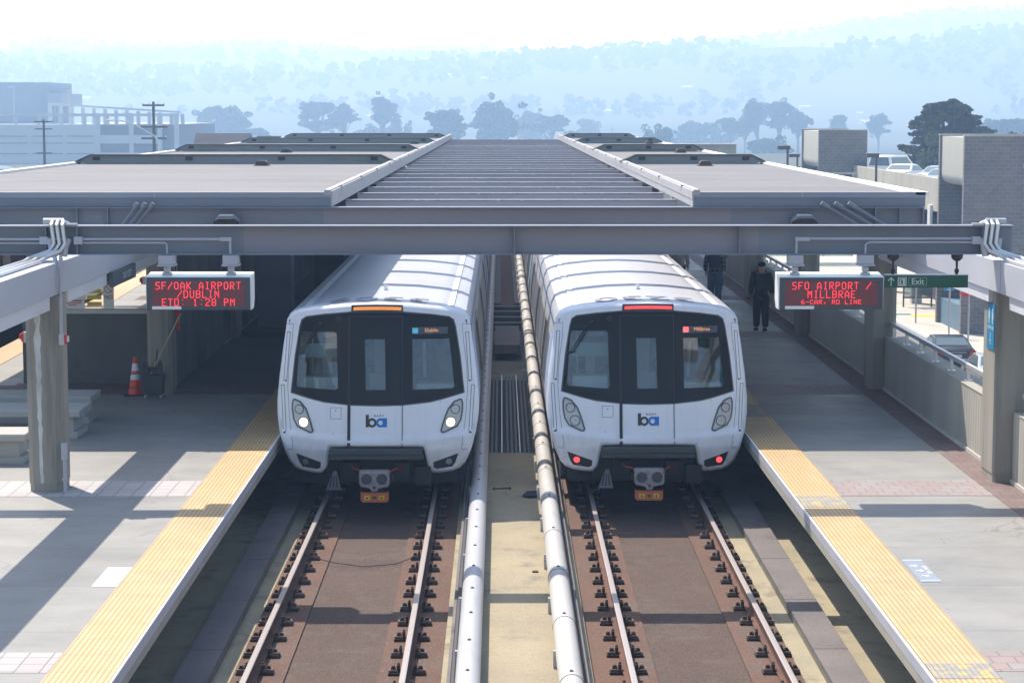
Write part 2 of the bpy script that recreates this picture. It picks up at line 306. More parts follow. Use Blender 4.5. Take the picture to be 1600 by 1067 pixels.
# ------------------------------------------------------------------ mesh helpers
class MB:
    def __init__(s): s.v = []; s.f = []; s.mi = []
    def face(s, idx, m=0): s.f.append(tuple(idx)); s.mi.append(m)
    def verts(s, vs):
        b = len(s.v); s.v.extend([tuple(p) for p in vs]); return b
    def box(s, x0, x1, y0, y1, z0, z1, m=0):
        b = s.verts([(x0, y0, z0), (x1, y0, z0), (x1, y1, z0), (x0, y1, z0), (x0, y0, z1), (x1, y0, z1), (x1, y1, z1), (x0, y1, z1)])
        for q in ((0, 3, 2, 1), (4, 5, 6, 7), (0, 1, 5, 4), (1, 2, 6, 5), (2, 3, 7, 6), (3, 0, 4, 7)): s.face([b + i for i in q], m)
        return s
    def quad(s, a, b_, c, d, m=0):
        b = s.verts([a, b_, c, d]); s.face([b, b + 1, b + 2, b + 3], m); return s
    def prism(s, pts, axis, a, b_, m=0, caps=True):
        # pts in the two remaining axes in order (x,y,z without axis)
        n = len(pts)
        def P(p, t):
            return {0: (t, p[0], p[1]), 1: (p[0], t, p[1]), 2: (p[0], p[1], t)}[axis]
        k = s.verts([P(p, a) for p in pts] + [P(p, b_) for p in pts])
        for i in range(n): s.face([k + i, k + (i + 1) % n, k + n + (i + 1) % n, k + n + i], m)
        if caps: s.face([k + i for i in range(n)][::-1], m); s.face([k + n + i for i in range(n)], m)
        return s
    def tube(s, path, r, n=8, m=0, caps=True):
        path = [Vector(p) for p in path]; rs = r if isinstance(r, (list, tuple)) else [r] * len(path)
        rings = []; up = None
        for i, p in enumerate(path):
            d = (path[min(i + 1, len(path) - 1)] - path[max(i - 1, 0)]).normalized()
            if up is None: up = d.orthogonal().normalized()
            up = (up - d * up.dot(d)).normalized(); sd = d.cross(up)
            rings.append(s.verts([p + (up * math.cos(2 * math.pi * j / n) + sd * math.sin(2 * math.pi * j / n)) * rs[i] for j in range(n)]))
        for a, b in zip(rings, rings[1:]):
            for j in range(n): s.face([a + j, a + (j + 1) % n, b + (j + 1) % n, b + j], m)
        if caps: s.face([rings[0] + j for j in range(n)][::-1], m); s.face([rings[-1] + j for j in range(n)], m)
        return s
    def disc(s, c, r, n=20, depth=.02, m=0, axis=1):
        d = {1: (0, depth, 0), 0: (depth, 0, 0), 2: (0, 0, depth)}[axis]
        return s.tube([c, (c[0] + d[0], c[1] + d[1], c[2] + d[2])], r, n, m)
    def build(s, name, mats, parent=None, smooth=False, bevel=0, loc=None):
        me = bpy.data.meshes.new(name); me.from_pydata(s.v, [], s.f)
        mats = [mats] if isinstance(mats, str) else mats
        for q in mats: me.materials.append(M[q])
        for p, i in zip(me.polygons, s.mi): p.material_index = i; p.use_smooth = smooth
        bm = bmesh.new(); bm.from_mesh(me); bmesh.ops.recalc_face_normals(bm, faces=bm.faces); bm.to_mesh(me); bm.free()
        if smooth: me.set_sharp_from_angle(angle=R(35))
        o = bpy.data.objects.new(name, me); COL.objects.link(o)
        if parent: o.parent = parent
        if loc: o.location = loc
        if bevel:
            bv = o.modifiers.new('b', 'BEVEL'); bv.width = bevel; bv.segments = 1; bv.limit_method = 'ANGLE'
        return o

def tag(o, label=None, cat=None, group=None, kind=None):
    if label: o['label'] = label
    if cat: o['category'] = cat
    if group: o['group'] = group
    if kind: o['kind'] = kind
    return o
def thing(name, label, cat, group=None, loc=(0, 0, 0), rz=0):
    o = bpy.data.objects.new(name, None); COL.objects.link(o); o.location = loc; o.rotation_euler = (0, 0, rz)
    return tag(o, label, cat, group)
def struct(o): o['kind'] = 'structure'; return o
def copy_tree(o, loc=None, label=None, rz=None, parent=None):
    c = o.copy(); COL.objects.link(c); c.parent = parent
    if loc is not None: c.location = loc
    if rz is not None: c.rotation_euler = (0, 0, rz)
    if label: c['label'] = label
    for ch in list(o.children): copy_tree(ch, parent=c)
    return c

def textmesh(s, size, extrude=.004, align='CENTER', bold=0.0, sx=1.0):
    cu = bpy.data.curves.new('t', 'FONT'); cu.body = s; cu.size = size; cu.extrude = extrude; cu.align_x = align; cu.align_y = 'CENTER'; cu.offset = bold
    cu.resolution_u = 3
    ob = bpy.data.objects.new('t', cu); me = bpy.data.meshes.new_from_object(ob)
    bpy.data.objects.remove(ob); bpy.data.curves.remove(cu)
    for v in me.vertices: v.co.x *= sx
    return me
def text(name, s, size, m, parent, loc, rot, **kw):
    me = textmesh(s, size, **kw); me.materials.append(M[m])
    o = bpy.data.objects.new(name, me); COL.objects.link(o); o.parent = parent; o.location = loc; o.rotation_euler = rot
    return o
FR = (R(90), 0, 0)   # text facing the camera side (-y)

def poly_mesh(outer, holes, fy, off, thick=.03, step=.12):
    """planar (x,z) outline with holes -> mesh bent onto y=fy(x,z)+off, rim pulled back by thick"""
    bm = bmesh.new(); ed = []
    for loop in [outer] + list(holes):
        vs = [bm.verts.new((p[0], 0, p[1])) for p in loop]
        for i in range(len(vs)): ed.append(bm.edges.new((vs[i], vs[(i + 1) % len(vs)])))
    bmesh.ops.triangle_fill(bm, use_beauty=True, edges=ed, normal=(0, -1, 0))
    xs = [p[0] for p in outer]; zs = [p[1] for p in outer]
    x = math.ceil(min(xs) / step) * step
    while x < max(xs):
        bmesh.ops.bisect_plane(bm, geom=bm.verts[:] + bm.edges[:] + bm.faces[:], plane_co=(x, 0, 0), plane_no=(1, 0, 0), dist=1e-5); x += step
    z = math.ceil(min(zs) / step) * step
    while z < max(zs):
        bmesh.ops.bisect_plane(bm, geom=bm.verts[:] + bm.edges[:] + bm.faces[:], plane_co=(0, 0, z), plane_no=(0, 0, 1), dist=1e-5); z += step
    for v in bm.verts: v.co.y = fy(v.co.x, v.co.z) + off
    for f in bm.faces:
        f.normal_update()
        if f.normal.y > 0: f.normal_flip()
    if thick:
        be = [e for e in bm.edges if e.is_boundary]
        r = bmesh.ops.extrude_edge_only(bm, edges=be)
        for v in [g for g in r['geom'] if isinstance(g, bmesh.types.BMVert)]: v.co.y += thick
    return bm
def poly_obj(name, outer, m, parent, fy, off=0, thick=.03, holes=(), step=.12, smooth=True):
    bm = poly_mesh(outer, holes, fy, off, thick, step)
    me = bpy.data.meshes.new(name); bm.to_mesh(me); bm.free(); me.materials.append(M[m])
    for p in me.polygons: p.use_smooth = smooth
    if smooth: me.set_sharp_from_angle(angle=R(40))
    o = bpy.data.objects.new(name, me); COL.objects.link(o); o.parent = parent; return o
def circ(cx, cz, r, n=18, rz=None): return [(cx + r * math.cos(2 * math.pi * i / n), cz + (rz or r) * math.sin(2 * math.pi * i / n)) for i in range(n)]
def rect(x0, x1, z0, z1): return [(x0, z0), (x1, z0), (x1, z1), (x0, z1)]
def offset_poly(pts, d):
    n = len(pts); out = []
    area = sum(pts[i][0] * pts[(i + 1) % n][1] - pts[(i + 1) % n][0] * pts[i][1] for i in range(n))
    sg = 1 if area > 0 else -1
    for i in range(n):
        a = Vector(pts[i - 1]); b = Vector(pts[i]); c = Vector(pts[(i + 1) % n])
        e1 = (b - a).normalized(); e2 = (c - b).normalized()
        n1 = Vector((e1.y, -e1.x)) * sg; n2 = Vector((e2.y, -e2.x)) * sg
        nn = (n1 + n2); k = nn.length_squared
        nn = nn * (2 / k) if k > .2 else n1
        if nn.length > 1.8: nn = nn.normalized() * 1.8
        out.append((b.x + nn.x * d, b.y + nn.y * d))
    return out

PZ = .99
# ================================================================== SETTING
g = MB(); g.box(-2200, 2200, -60, 560, -5.6, -5.1); g.box(-2200, 2200, 560.5, 1700, -12.6, -12.0)
struct(g.build('ground', 'valley'))
g = MB()
g.box(12.0, 21.2, 60, 190, -5.1, -5.06)
struct(g.build('road', 'asphalt'))
g = MB(); g.box(21.35, 60.0, 60, 190, -5.1, -4.94); g.box(21.2, 21.347, 60, 190, -5.1, -4.93, 1)
struct(g.build('sidewalk', ['sidewalk', 'white']))
g = MB(); g.box(-60, -14.2, 20, 190, -5.1, -.2); struct(g.build('embankment', 'valley'))
# track bed
g = MB()
g.box(-16, 8.5, 8, 175, -.60, -.30)                                        # base
struct(g.build('track_bed', 'greenconc'))
g = MB(); g.box(-2.47, -1.41, 8, 140, -.298, -.235); g.box(1.78, 2.84, 8, 140, -.298, -.235)
struct(g.build('track_floor', 'bedfloor'))
g = MB()
for a, b in ((-3.08, -2.47), (-1.41, -.68), (1.04, 1.78), (2.84, 3.44)): g.box(a + .002, b - .002, 8, 140, -.298, -.212)
struct(g.build('track_plinths', 'plinth'))
g = MB(); g.box(-3.29, -3.082, 8, 140, -.298, -.235); g.box(3.442, 3.69, 8, 140, -.298, -.235); g.box(-.678, -.61, 8, 140, -.298, -.15); g.box(.97, 1.038, 8, 140, -.298, -.15)
g.box(-7, -3.66, 8, 140, -.298, -.262); g.box(4.08, 7, 8, 140, -.298, -.262)
struct(g.build('painted_floor', 'yellowconc'))
def walkway(x0, x1):
    g = MB(); y = 9.0
    while y < 120:
        g.box(x0, x1, y, y + 2.46, -.15, -.10, 0); y += 2.48
    g.box(x0 + .012, x1 - .012, 8, 120, -.299, -.151, 1)
    return struct(g.build('cable_trench_walkway', ['walkslab', 'greenconc']))
walkway(-3.67, -3.28); walkway(3.68, 4.09)
# slab and trough between the tracks
g = MB(); g.box(-.56, .92, 8, 37.4, -.298, 0.0); g.box(-.60, -.562, 8, 120, -.298, .04, 1); g.box(.922, .96, 8, 120, -.298, .04, 1)
struct(g.build('centre_slab', ['midconc', 'walkslab']))
g = MB(); g.box(-.22, .60, 37.41, 49.5, -.29, -.24, 2)
for i, x in enumerate((-.20, -.12, .10, .18, .26, .42, .50)): g.box(x, x + .045, 37.42, 49.5, -.23, -.15, 0)
for x in (0.0, .34): g.box(x, x + .022, 37.42, 49.5, -.23, -.10, 1)
struct(g.build('cable_trough', ['darkgrey', 'galv', 'under']))
g = MB(); g.box(-.17, .50, 53.9, 58.8, -.1, .12); struct(g.build('trough_cover', 'walkslab'))
g = MB()
for y in (60.5, 62.2, 64.0, 65.6): g.box(-.4, .8, y, y + .35, -.2, .02)
struct(g.build('trough_cross_beams', 'darkgrey'))
g = MB(); g.box(-.28, -.02, 66.5, 130, -.29, .06, 0); g.box(.42, .68, 66.5, 130, -.29, .06, 0); g.box(-.018, .418, 66.5, 130, -.29, -.1, 1)
struct(g.build('centre_walkway', ['walkslab', 'rust']))

# platforms
def platform(x0, x1, wallx, name):
    g = MB(); g.box(x0, x1, 8, 175, .77, .99, 0)
    g.box(wallx - .1, wallx + .1, 8, 175, -.259, .768, 1)
    return struct(g.build(name, ['platform', 'greenconc']))
platform(-10.9, -3.60, -4.9, 'platform'); platform(4.0, 7.6, 5.4, 'platform')
g = MB(); g.prism([(-10.9, 8), (-10.9, 175), (-15.2, 175), (-12.6, 100), (-11.7, 68), (-11.2, 55), (-10.95, 40)], 2, .77, .985)
struct(g.build('platform_edge_slab', 'platform'))
# painted steel edge of each platform (white nosing, grey face)
for x, s in ((-3.60, 1), (4.0, -1)):
    g = MB(); a, b = sorted((x, x + s * .018)); g.box(a, b, 8, 150, .86, .992, 0); a, b = sorted((x, x + s * .012)); g.box(a, b, 8, 150, .752, .858, 1); a, b = sorted((x, x + s * .022)); g.box(a, b, 8, 150, .976, .996, 2)
    struct(g.build('platform_edge', ['steel_light', 'parapet', 'white']))
# paver bands
g = MB()
for y0, y1 in ((18.9, 19.62), (27.8, 28.98), (38.0, 39.3), (47.7, 48.9), (57.4, 58.6)):
    g.box(4.64, 6.72 if y0 > 20 else 6.72, y0, y1, .99, .994, 0); g.box(-10.2, -4.24, y0, y1, .99, .994, 1 if y0 < 37 else 2)
struct(g.build('paver_band', ['pavers', 'pavers_light', 'pavers_dark']))
g = MB(); g.box(-6.198, -4.24, 39.31, 120, .99, .994, 2); g.box(6.722, 7.2, 8, 120, .99, .994, 0); g.box(-9.3, -6.2, 39.32, 39.6, .99, .994, 1); struct(g.build('paver_border', ['pavers_dark', 'pavers_dark', 'floor_dark']))

# ================================================================== tactile strips
def strip(x0, x1, label, grey):
    t = thing('tactile_strip', label, 'tactile strip', 'yellow tactile strips along the platform edges')
    g = MB(); g.box(x0, x1, 8, 120, .99, 1.0); g.build('tile_surface', 'tactile', t)
    for a, b in grey:
        g = MB(); g.box(x0 + .004, x1 - .004, a, b, 1.0, 1.004); o = g.build('worn_tile', 'worntile', t); o['label'] = 'grey worn tactile tile'
def worn():
    m, t, b, tc = basemat('worntile')
    sp = t.new('ShaderNodeSeparateXYZ'); t.l.new(tc, sp.inputs[0]); P = .0555
    def fr(s): return t.math('ABSOLUTE', t.math('SUBTRACT', t.math('FRACT', t.math('DIVIDE', t.math('ADD', s, 100.0), P)), .5))
    fx = fr(sp.outputs[0]); fy = fr(sp.outputs[1])
    hole = t.math('MULTIPLY', t.math('GREATER_THAN', fx, .39), t.math('GREATER_THAN', fy, .22))
    c = t.mix(t.ramp(t.noise(tc, 7, 5), .5, .62), (.27, .26, .245), (.50, .37, .12))
    c = t.mix(t.math('MULTIPLY', hole, .8), c, (.05, .045, .05)); t.l.new(c, b.inputs['Base Color']); b.inputs['Roughness'].default_value = .7
worn()
strip(-4.23, -3.605, 'yellow bumpy tactile strip beside the train with white headlights', [])
strip(4.005, 4.63, 'yellow bumpy tactile strip with grey tiles beside the train with red lamps', [(18.62, 19.15), (26.95, 27.75), (35.1, 36.6)])
t = thing('tactile_strip', 'distant yellow platform edge strip behind the slanting girder and dark stair wall', 'tactile strip', 'yellow tactile strips along the platform edges')
g = MB(); pts = [(-10.3, 40), (-10.62, 55), (-11.1, 68), (-11.95, 100), (-14.3, 175)]
for (x0, y0), (x1, y1) in zip(pts, pts[1:]): g.quad((x0, y0, .999), (x0 - .66, y0, .999), (x1 - .66, y1, .999), (x1, y1, .999))
g.build('tile_surface', 'tactile', t)
g = MB(); g.quad((-4.46, 22.41, .996), (-4.245, 22.41, .996), (-4.245, 23.38, .996), (-4.46, 23.38, .996))
g2 = MB(); g2.box(-4.52, -4.245, 22.41, 23.38, .99, .996)
tag(g2.build('blank_floor_sticker', 'white'), 'blank white sticker on the platform beside the yellow strip', 'floor sticker')
# blue floor decal
t = thing('floor_decal', 'grey blue boarding decal with white arrows on the platform floor', 'floor decal')
g = MB(); g.box(4.68, 4.905, 22.67, 23.7, .99, .994); g.build('panel', 'decalblue', t)
for a in (22.62, 23.68): g = MB(); g.box(4.68, 4.905, a, a + .06, .994, .997); g.build('stripe', 'trainpale', t)
for y, dx in ((23.42, 0), (23.17, .02), (22.90, .03)):
    g = MB(); g.prism([(4.71 + dx, y - .012), (4.76 + dx, y - .012), (4.76 + dx, y - .05), (4.80 + dx, y), (4.76 + dx, y + .05), (4.76 + dx, y + .012), (4.71 + dx, y + .012)], 2, .994, .998); g.build('arrow', 'white', t)
text('lettering', 'BOARD HERE', .075, 'white', t, (4.865, 23.2, .997), (0, 0, R(-90)), extrude=.001, sx=.9)

# ================================================================== rails with fasteners
FY = [22.44 - .762 * 5 + .762 * i for i in range(30)]
def fastener_mesh():
    b = MB(); b.box(-.215, .215, -.075, .075, 0, .03, 0)
    for s in (-1, 1):
        b.box(min(s * .10, s * .205), max(s * .10, s * .205), -.05, .05, .035, .062, 1)
        b.box(min(s * .125, s * .185), max(s * .125, s * .185), -.025, .025, .062, .082, 0)
        b.tube([(s * .155, 0, .08), (s * .155, 0, .10)], .022, 6, 0)
        b.box(min(s * .078, s * .115), max(s * .078, s * .115), -.04, .04, .03, .115, 0)
        b.tube([(s * .095, -.0, .11), (s * .095, 0, .135)], .014, 6, 0)
    return b
proto_f = None; rnf = random.Random(2)
def rail(x, label):
    global proto_f
    t = thing('rail', label, 'rail', 'running rails of the two tracks')
    prof = [(-.07, -.178), (.07, -.178), (.07, -.168), (.012, -.155), (.009, -.05), (.036, -.038), (.036, -.012), (-.036, -.012), (-.036, -.038), (-.009, -.05), (-.012, -.155), (-.07, -.168)]
    g = MB(); g.prism([(x + a, b) for a, b in prof], 1, 8, 140); g.build('web', 'rust', t)
    hp = [(-.036, -.0118), (.036, -.0118), (.034, -.004), (.024, 0), (-.024, 0), (-.034, -.004)]
    g = MB(); g.prism([(x + a, b) for a, b in hp], 1, 8, 140); g.build('rail_head', 'railhead', t)
    for y in FY:
        if proto_f is None:
            proto_f = fastener_mesh().build('fastener', ['clip', 'cliptop'], t, loc=(x, y, -.212)); continue
        c = proto_f.copy(); COL.objects.link(c); c.parent = t; c.location = (x + rnf.uniform(-.006, .006), y + rnf.uniform(-.012, .012), -.212); c.rotation_euler = (0, 0, rnf.uniform(-.04, .04))
for x, l in ((-2.835, 'leftmost running rail beside the grey walkway slabs under the left platform'), (-1.09, 'shiny running rail next to the smooth grey round pipe cover'), (1.46, 'shiny running rail next to the ringed white round pipe cover'), (3.215, 'rightmost running rail beside the slabs under the right platform')):
    rail(x, l)
# third rail covers
def third(x, m, label, rings):
    t = thing('third_rail_cover', label, 'third rail cover', 'round third rail covers between the tracks')
    g = MB(); n = 14; prof = []
    for i in range(n + 1):
        a = R(-25 + 230 * i / n); prof.append((x + .135 * math.cos(a), .19 + .135 * math.sin(a)))
    inner = [(x + (p[0] - x) * .92, .19 + (p[1] - .19) * .92) for p in prof][::-1]
    g.prism(prof + inner, 1, 8, 130); g.build('cover', m, t, smooth=True)
    y = 11.1
    while y < 90:
        g = MB()
        if rings:
            pr = [(x + .1385 * math.cos(R(-20 + 220 * i / n)), .19 + .1385 * math.sin(R(-20 + 220 * i / n))) for i in range(n + 1)]
            pi = [(x + .13 * math.cos(R(-20 + 220 * i / n)), .19 + .13 * math.sin(R(-20 + 220 * i / n))) for i in range(n + 1)][::-1]
            g.prism(pr + pi, 1, y, y + .014)
        g.box(x - .02, x + .02, y + .12, y + .15, .3225, .332); g.box(x - .012, x + .012, y + .17, y + .19, .3225, .33); y += 2.53 if rings else 1.27
        g.build('joint_ring' if rings else 'bolt_tab', 'black', t)
    g = MB(); y = 10.0
    while y < 90: g.box(x - .16, x - .11, y, y + .06, -.29, .2); g.box(x - .05, x + .05, y - .05, y + .1, -.29, .05); y += 2.53
    g.box(x - .04, x + .04, 8, 130, .06, .16)
    g.build('bracket', 'galv', t)
third(-.36, 'cover_grey', 'smooth grey round third rail cover beside the train with white headlights', False)
third(.74, 'cover_white', 'ringed white round third rail cover beside the train with red lamps', True)
g = MB(); g.box(-.553, -.515, 8, 60, .045, .075); struct(g.build('cable_ledge', 'darkgrey'))
# loose bits
g = MB(); g.tube([(-2.9, 29.2, -.1), (-2.4, 29.0, -.19), (-1.95, 28.85, -.215), (-1.5, 29.0, -.21), (-1.2, 29.3, -.15)], .007, 6)
tag(g.build('track_cable', 'clip'), 'thin black cable lying across the track floor between two rails', 'cable')
g = MB(); g.prism([(.34, 33.0), (.42, 33.35), (.60, 33.4), (.60, 32.95), (.45, 32.9)], 2, .0, .04)
tag(g.build('crushed_blue_litter', 'cloth_navy'), 'crushed dark blue litter beside the ringed white cover', 'litter')
g = MB(); g.tube([(-.12, 33.7, .015), (.14, 33.75, .015)], .012, 6); g.box(-.14, -.11, 33.67, 33.73, 0, .03); g.box(.13, .16, 33.72, 33.78, 0, .03)
tag(g.build('metal_rod', 'rust'), 'short rusty rod lying on the centre slab', 'rod')
g = MB(); g.box(.42, .50, 27.5, 27.55, 0, .02); tag(g.build('loose_spike', 'rust'), 'small dark spike lying on the sunlit centre slab', 'spike')

# ================================================================== canopy
def canopy():
    t = thing('station_canopy', 'grey steel station canopy with flat roofs and slatted open middle over both trains', 'canopy')
    Y0 = 33.8; Z0 = 4.64; ZR = 4.84; YE = 117.0
    for x0, x1 in ((-11.1, -2.78), (3.14, 6.92)):
        g = MB(); g.box(x0, x1, Y0 + .002, YE, 4.68, ZR); g.build('roof_deck', 'roofing', t)
        g = MB(); g.box(x0, x1, Y0 - .03, Y0, 4.80, 4.88, 0); g.box(x0 + .0, x1, Y0 - .012, Y0 + .001, 4.655, 4.799, 1)
        g.box(x0, x1, Y0 - .03, Y0 + .10, 4.88, 4.892, 2); g.build('front_fascia', ['fascia_mid', 'steel', 'curbcap'], t)
        for y in (53.7, 70.2, 88.0, 105.4):
            a, b = x0 + .35, x1 - .45
            if x0 < 0: a, b = x0 + .5, x1 - .35
            g = MB(); g.prism([(a, ZR - .01), (b, ZR - .01), (b + .32, ZR + .06), (b, ZR + .22), (a, ZR + .22), (a - .35, ZR + .06)], 1, y, y + .55, 0)
            g.prism([(a - .4, ZR + .05), (a, ZR + .222), (b, ZR + .222), (b + .37, ZR + .05), (b + .37, ZR + .075), (b + .01, ZR + .25), (a - .01, ZR + .25), (a - .4, ZR + .075)], 1, y - .06, y + .6, 1)
            nx = int((b - a) / 2.6) + 1
            for i in range(nx + 1): xx = a + .15 + (b - a - .3) * i / nx; g.box(xx - .09, xx + .09, y - .03, y, ZR + .10, ZR + .19, 1)
            g.build('ridge_cap', ['ridge', 'darkseal'], t)
        # edges
        xo = x0 if x0 < 0 else x1; s = -1 if x0 < 0 else 1
        a, b = sorted((xo - s * .16, xo + s * .05)); g = MB(); g.box(a, b, Y0 - .03, YE, ZR + .004, ZR + .05); g.build('edge_trim', 'white', t)
    for xc, s in ((-2.78, 1), (3.14, -1)):
        g = MB(); a, b = sorted((xc, xc - s * .10)); g.box(a, b, Y0 - .032, YE, ZR + .002, ZR + .09, 0)
        a, b = sorted((xc + s * .001, xc + s * .03)); g.box(a, b, Y0 - .032, YE, ZR - .06, ZR + .07, 1)
        a, b = sorted((xc + s * .001, xc + s * .02)); g.box(a, b, Y0 - .02, YE, 4.655, ZR - .062, 2)
        y = Y0 + 2
        while y < YE:
            a, b = sorted((xc - s * .103, xc + s * .034)); g.box(a, b, y, y + .02, ZR, ZR + .093, 3); y += 5.2
        g.build('skylight_curb', ['curbcap', 'curbcap', 'curbcap', 'darkseal'], t)
    for x in (-5.65, -9.2, 4.9): g = MB(); g.box(x, x + .015, Y0 - .034, Y0 - .03, 4.80, 4.88); g.build('fascia_joint', 'steel_light', t)
    # front I beam and slats
    def ibeam(x0, x1, y, z1, h=.40, fl=.26, stiff=(), mid=None):
        g = MB()
        if mid: [g.box(a, b, y - .01, y + .01, z1 - h + .018, z1 - .018, q) for a, b, q in ((x0, mid[0], 0), (mid[0], mid[1], 1), (mid[1], x1, 0))]
        else: g.box(x0, x1, y - .01, y + .01, z1 - h + .018, z1 - .018)
        g.box(x0, x1, y - fl / 2, y + fl / 2, z1 - .018, z1); g.box(x0, x1, y - fl / 2, y + fl / 2, z1 - h, z1 - h + .018)
        for s in stiff: g.box(s - .008, s + .008, y - fl / 2 + .01, y - .01, z1 - h + .018, z1 - .018)
        return g
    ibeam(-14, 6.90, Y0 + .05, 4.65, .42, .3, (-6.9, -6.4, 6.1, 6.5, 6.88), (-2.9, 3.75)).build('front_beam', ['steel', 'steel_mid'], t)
    y = 36.9
    while y < 117:
        g = MB(); g.box(-2.755, 3.115, y - .15, y + .15, 4.615, 4.64); g.box(-2.755, 3.115, y - .148, y - .10, 4.30, 4.614, 1); g.box(-2.755, 3.115, y + .10, y + .148, 4.30, 4.614, 1); g.build('cross_beam', ['slat', 'slat_face'], t); y += 3.02
    for yy in (57.3, 76.8, 96.3, 115.8): ibeam(-14, 6.90, yy, 4.62, .42, .3).build('main_beam', 'steel', t)
    for x in (-9.4, -6.3, 7.2 - .55): g = MB(); g.box(x - .1, x + .1, Y0 + .25, YE, 4.25, 4.6); g.build('longitudinal_beam', 'steel', t)
    for i in range(3): g = MB(); g.tube([(-5.9 - .35 + i * .11, Y0 - .08, 4.25), (-5.9 + i * .13, Y0 - .16, 4.70)], .022, 8); g.tube([(-5.95 + i * .13, Y0 - .15, 4.64), (-5.9 + i * .13, Y0 - .16, 4.72)], .034, 8); g.build('conduit', 'steel', t)
    for i in range(3): g = MB(); x = 5.2 + i * .22; g.tube([(x + .85, Y0 - .08, 4.22), (x, Y0 - .16, 4.72)], .026, 8); g.tube([(x + .13, Y0 - .145, 4.64), (x, Y0 - .16, 4.72)], .038, 8); g.build('conduit', 'steel', t)
    return t
CAN = canopy()
# roof vents
for i, (x, y) in enumerate(((-6.0, 52.0), (-7.1, 68.6), (-3.6, 86.4), (5.1, 51.8), (5.9, 68.2), (6.1, 85.5))):
    g = MB(); g.prism([(x - .16, 4.84), (x + .16, 4.84), (x + .14, 4.93), (x + .09, 4.97), (x - .09, 4.97), (x - .14, 4.93)], 1, y, y + .3); g.box(x - .19, x + .19, y - .03, y + .33, 4.841, 4.86)
    side = ('left', 'right')[i > 2]; row = ('nearest', 'middle', 'farthest')[i % 3]
    tag(g.build('roof_vent', 'brown'), 'small brown roof vent, %s of the three on the %s canopy roof' % (row, side), 'roof vent', 'roof vents on the canopy')
# bulkhead lamps on the canopy front beam
for i, (x, l) in enumerate(((-4.45, 'dark rounded lamp on the canopy front beam above the sign reading SF/OAK AIRPORT'), (4.92, 'dark rounded lamp on the canopy front beam above the sign reading SFO AIRPORT'), (-8.45, 'dark rounded lamp cut off by the left picture edge on the canopy beam'))):
    t = thing('bulkhead_lamp', l, 'lamp', 'bulkhead lamps on the canopy front beam', (x, 33.55, 4.42))
    g = MB(); g.prism([(-.2, -.08), (.2, -.08), (.2, .02), (.12, .12), (-.12, .12), (-.2, .02)], 1, 0, .26); g.build('housing', 'steel', t, bevel=.02)
    g = MB(); g.prism([(-.2, -.10), (-.14, -.14), (.14, -.14), (.2, -.10), (.21, .0), (.13, .06), (-.13, .06), (-.21, .0)], 1, -.04, -.002); g.build('lens', 'black', t, bevel=.01)

# near beam with its conduits
def near_beam():
    t = thing('steel_beam', 'long grey steel beam crossing in front of the canopy above both trains', 'beam')
    y = 28.55; z1 = 4.64; z0 = 4.24
    g = MB()
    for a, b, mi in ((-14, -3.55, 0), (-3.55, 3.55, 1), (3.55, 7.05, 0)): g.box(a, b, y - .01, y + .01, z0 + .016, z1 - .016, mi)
    g.box(-14, 7.05, y - .15, y + .15, z1 - .016, z1); g.box(-14, 7.05, y - .15, y + .15, z0, z0 + .016)
    g.build('web', ['steel', 'steel_mid'], t)
    g = MB()
    for x in (-6.25, -5.82, .18, 3.28, 6.62): g.box(x - .007, x + .007, y - .14, y - .0105, z0 + .0162, z1 - .0162)
    g.build('stiffener', 'steel', t)
    g = MB()
    yy = y - .13
    for P, rr in (([(-14, yy, 4.455), (-5.95, yy, 4.455)], .018), ([(-14, yy + .02, 4.40), (-5.95, yy + .02, 4.40)], .014),
                  ([(-5.75, yy, 4.455), (-3.86, yy, 4.455), (-3.78, yy, 4.455), (-3.72, yy, 4.43), (-3.72, yy, 4.24)], .018), ([(-5.75, yy, 4.405), (-4.62, yy, 4.405), (-4.59, yy, 4.38), (-4.59, yy, 4.24)], .014),
                  ([(6.50, yy, 4.46), (4.11, yy, 4.46), (4.06, yy, 4.43), (4.06, yy, 4.24)], .018), ([(6.50, yy, 4.41), (5.06, yy, 4.41), (5.01, yy, 4.38), (5.01, yy, 4.24)], .014)):
        g = MB(); g.tube(P, rr, 8); g.build('conduit', 'steel_light', t, smooth=True)
    for a, b in ((-3.86, -3.70), (4.04, 4.24)): g = MB(); g.box(a, b, yy - .035, yy + .03, 4.43, 4.48); g.build('elbow_box', 'steel_light', t)
    for x in (-6.33, -5.86, 6.47):
        g = MB(); g.box(x, x + .12, yy - .04, yy + .04, 4.385, 4.49); g.build('junction_box', 'steel_light', t, bevel=.004)
    return t
near_beam()
def conduit_run(s, x, label):
    t = thing('conduit_bundle', label, 'conduits', 'conduit bundles bent over the steel beam')
    for i in range(3):
        xx = x + i * .075 * s; g = MB()
        g.tube([(xx, 28.7, 4.66 + .02 * i), (xx, 28.42, 4.70), (xx, 28.33, 4.66), (xx - s * .03, 28.33, 4.40), (xx + s * .03 + (.0 if i else 0), 28.30, 4.30), (xx + s * (.22 + .03 * i), 28.24, 4.21), (xx + s * (.24 + .03 * i), 27.9, 4.18), (xx + s * (.24 + .03 * i), 10, 4.18)], .026, 8)
        g.build('pipe', 'alum', t, smooth=True)
    g = MB(); g.box(min(x - s * .18, x + s * .2), max(x - s * .18, x + s * .2), 28.4, 28.5, 4.645, 4.67)
    g.tube([(x + s * .0, 28.45, 4.7), (x + s * .28, 28.45, 4.7)], .04, 8)
    g.build('clamp', 'galv', t)
    g = MB(); g.tube([(x - s * .06, 28.42, 4.46), (x - s * .02, 28.40, 4.36), (x + s * .0, 28.38, 4.22)], .05, 8); g.tube([(x + s * .18, 28.42, 4.46), (x + s * .17, 28.40, 4.36), (x + s * .12, 28.38, 4.22)], .05, 8)
    g.build('elbow', 'steel_light', t, smooth=True)
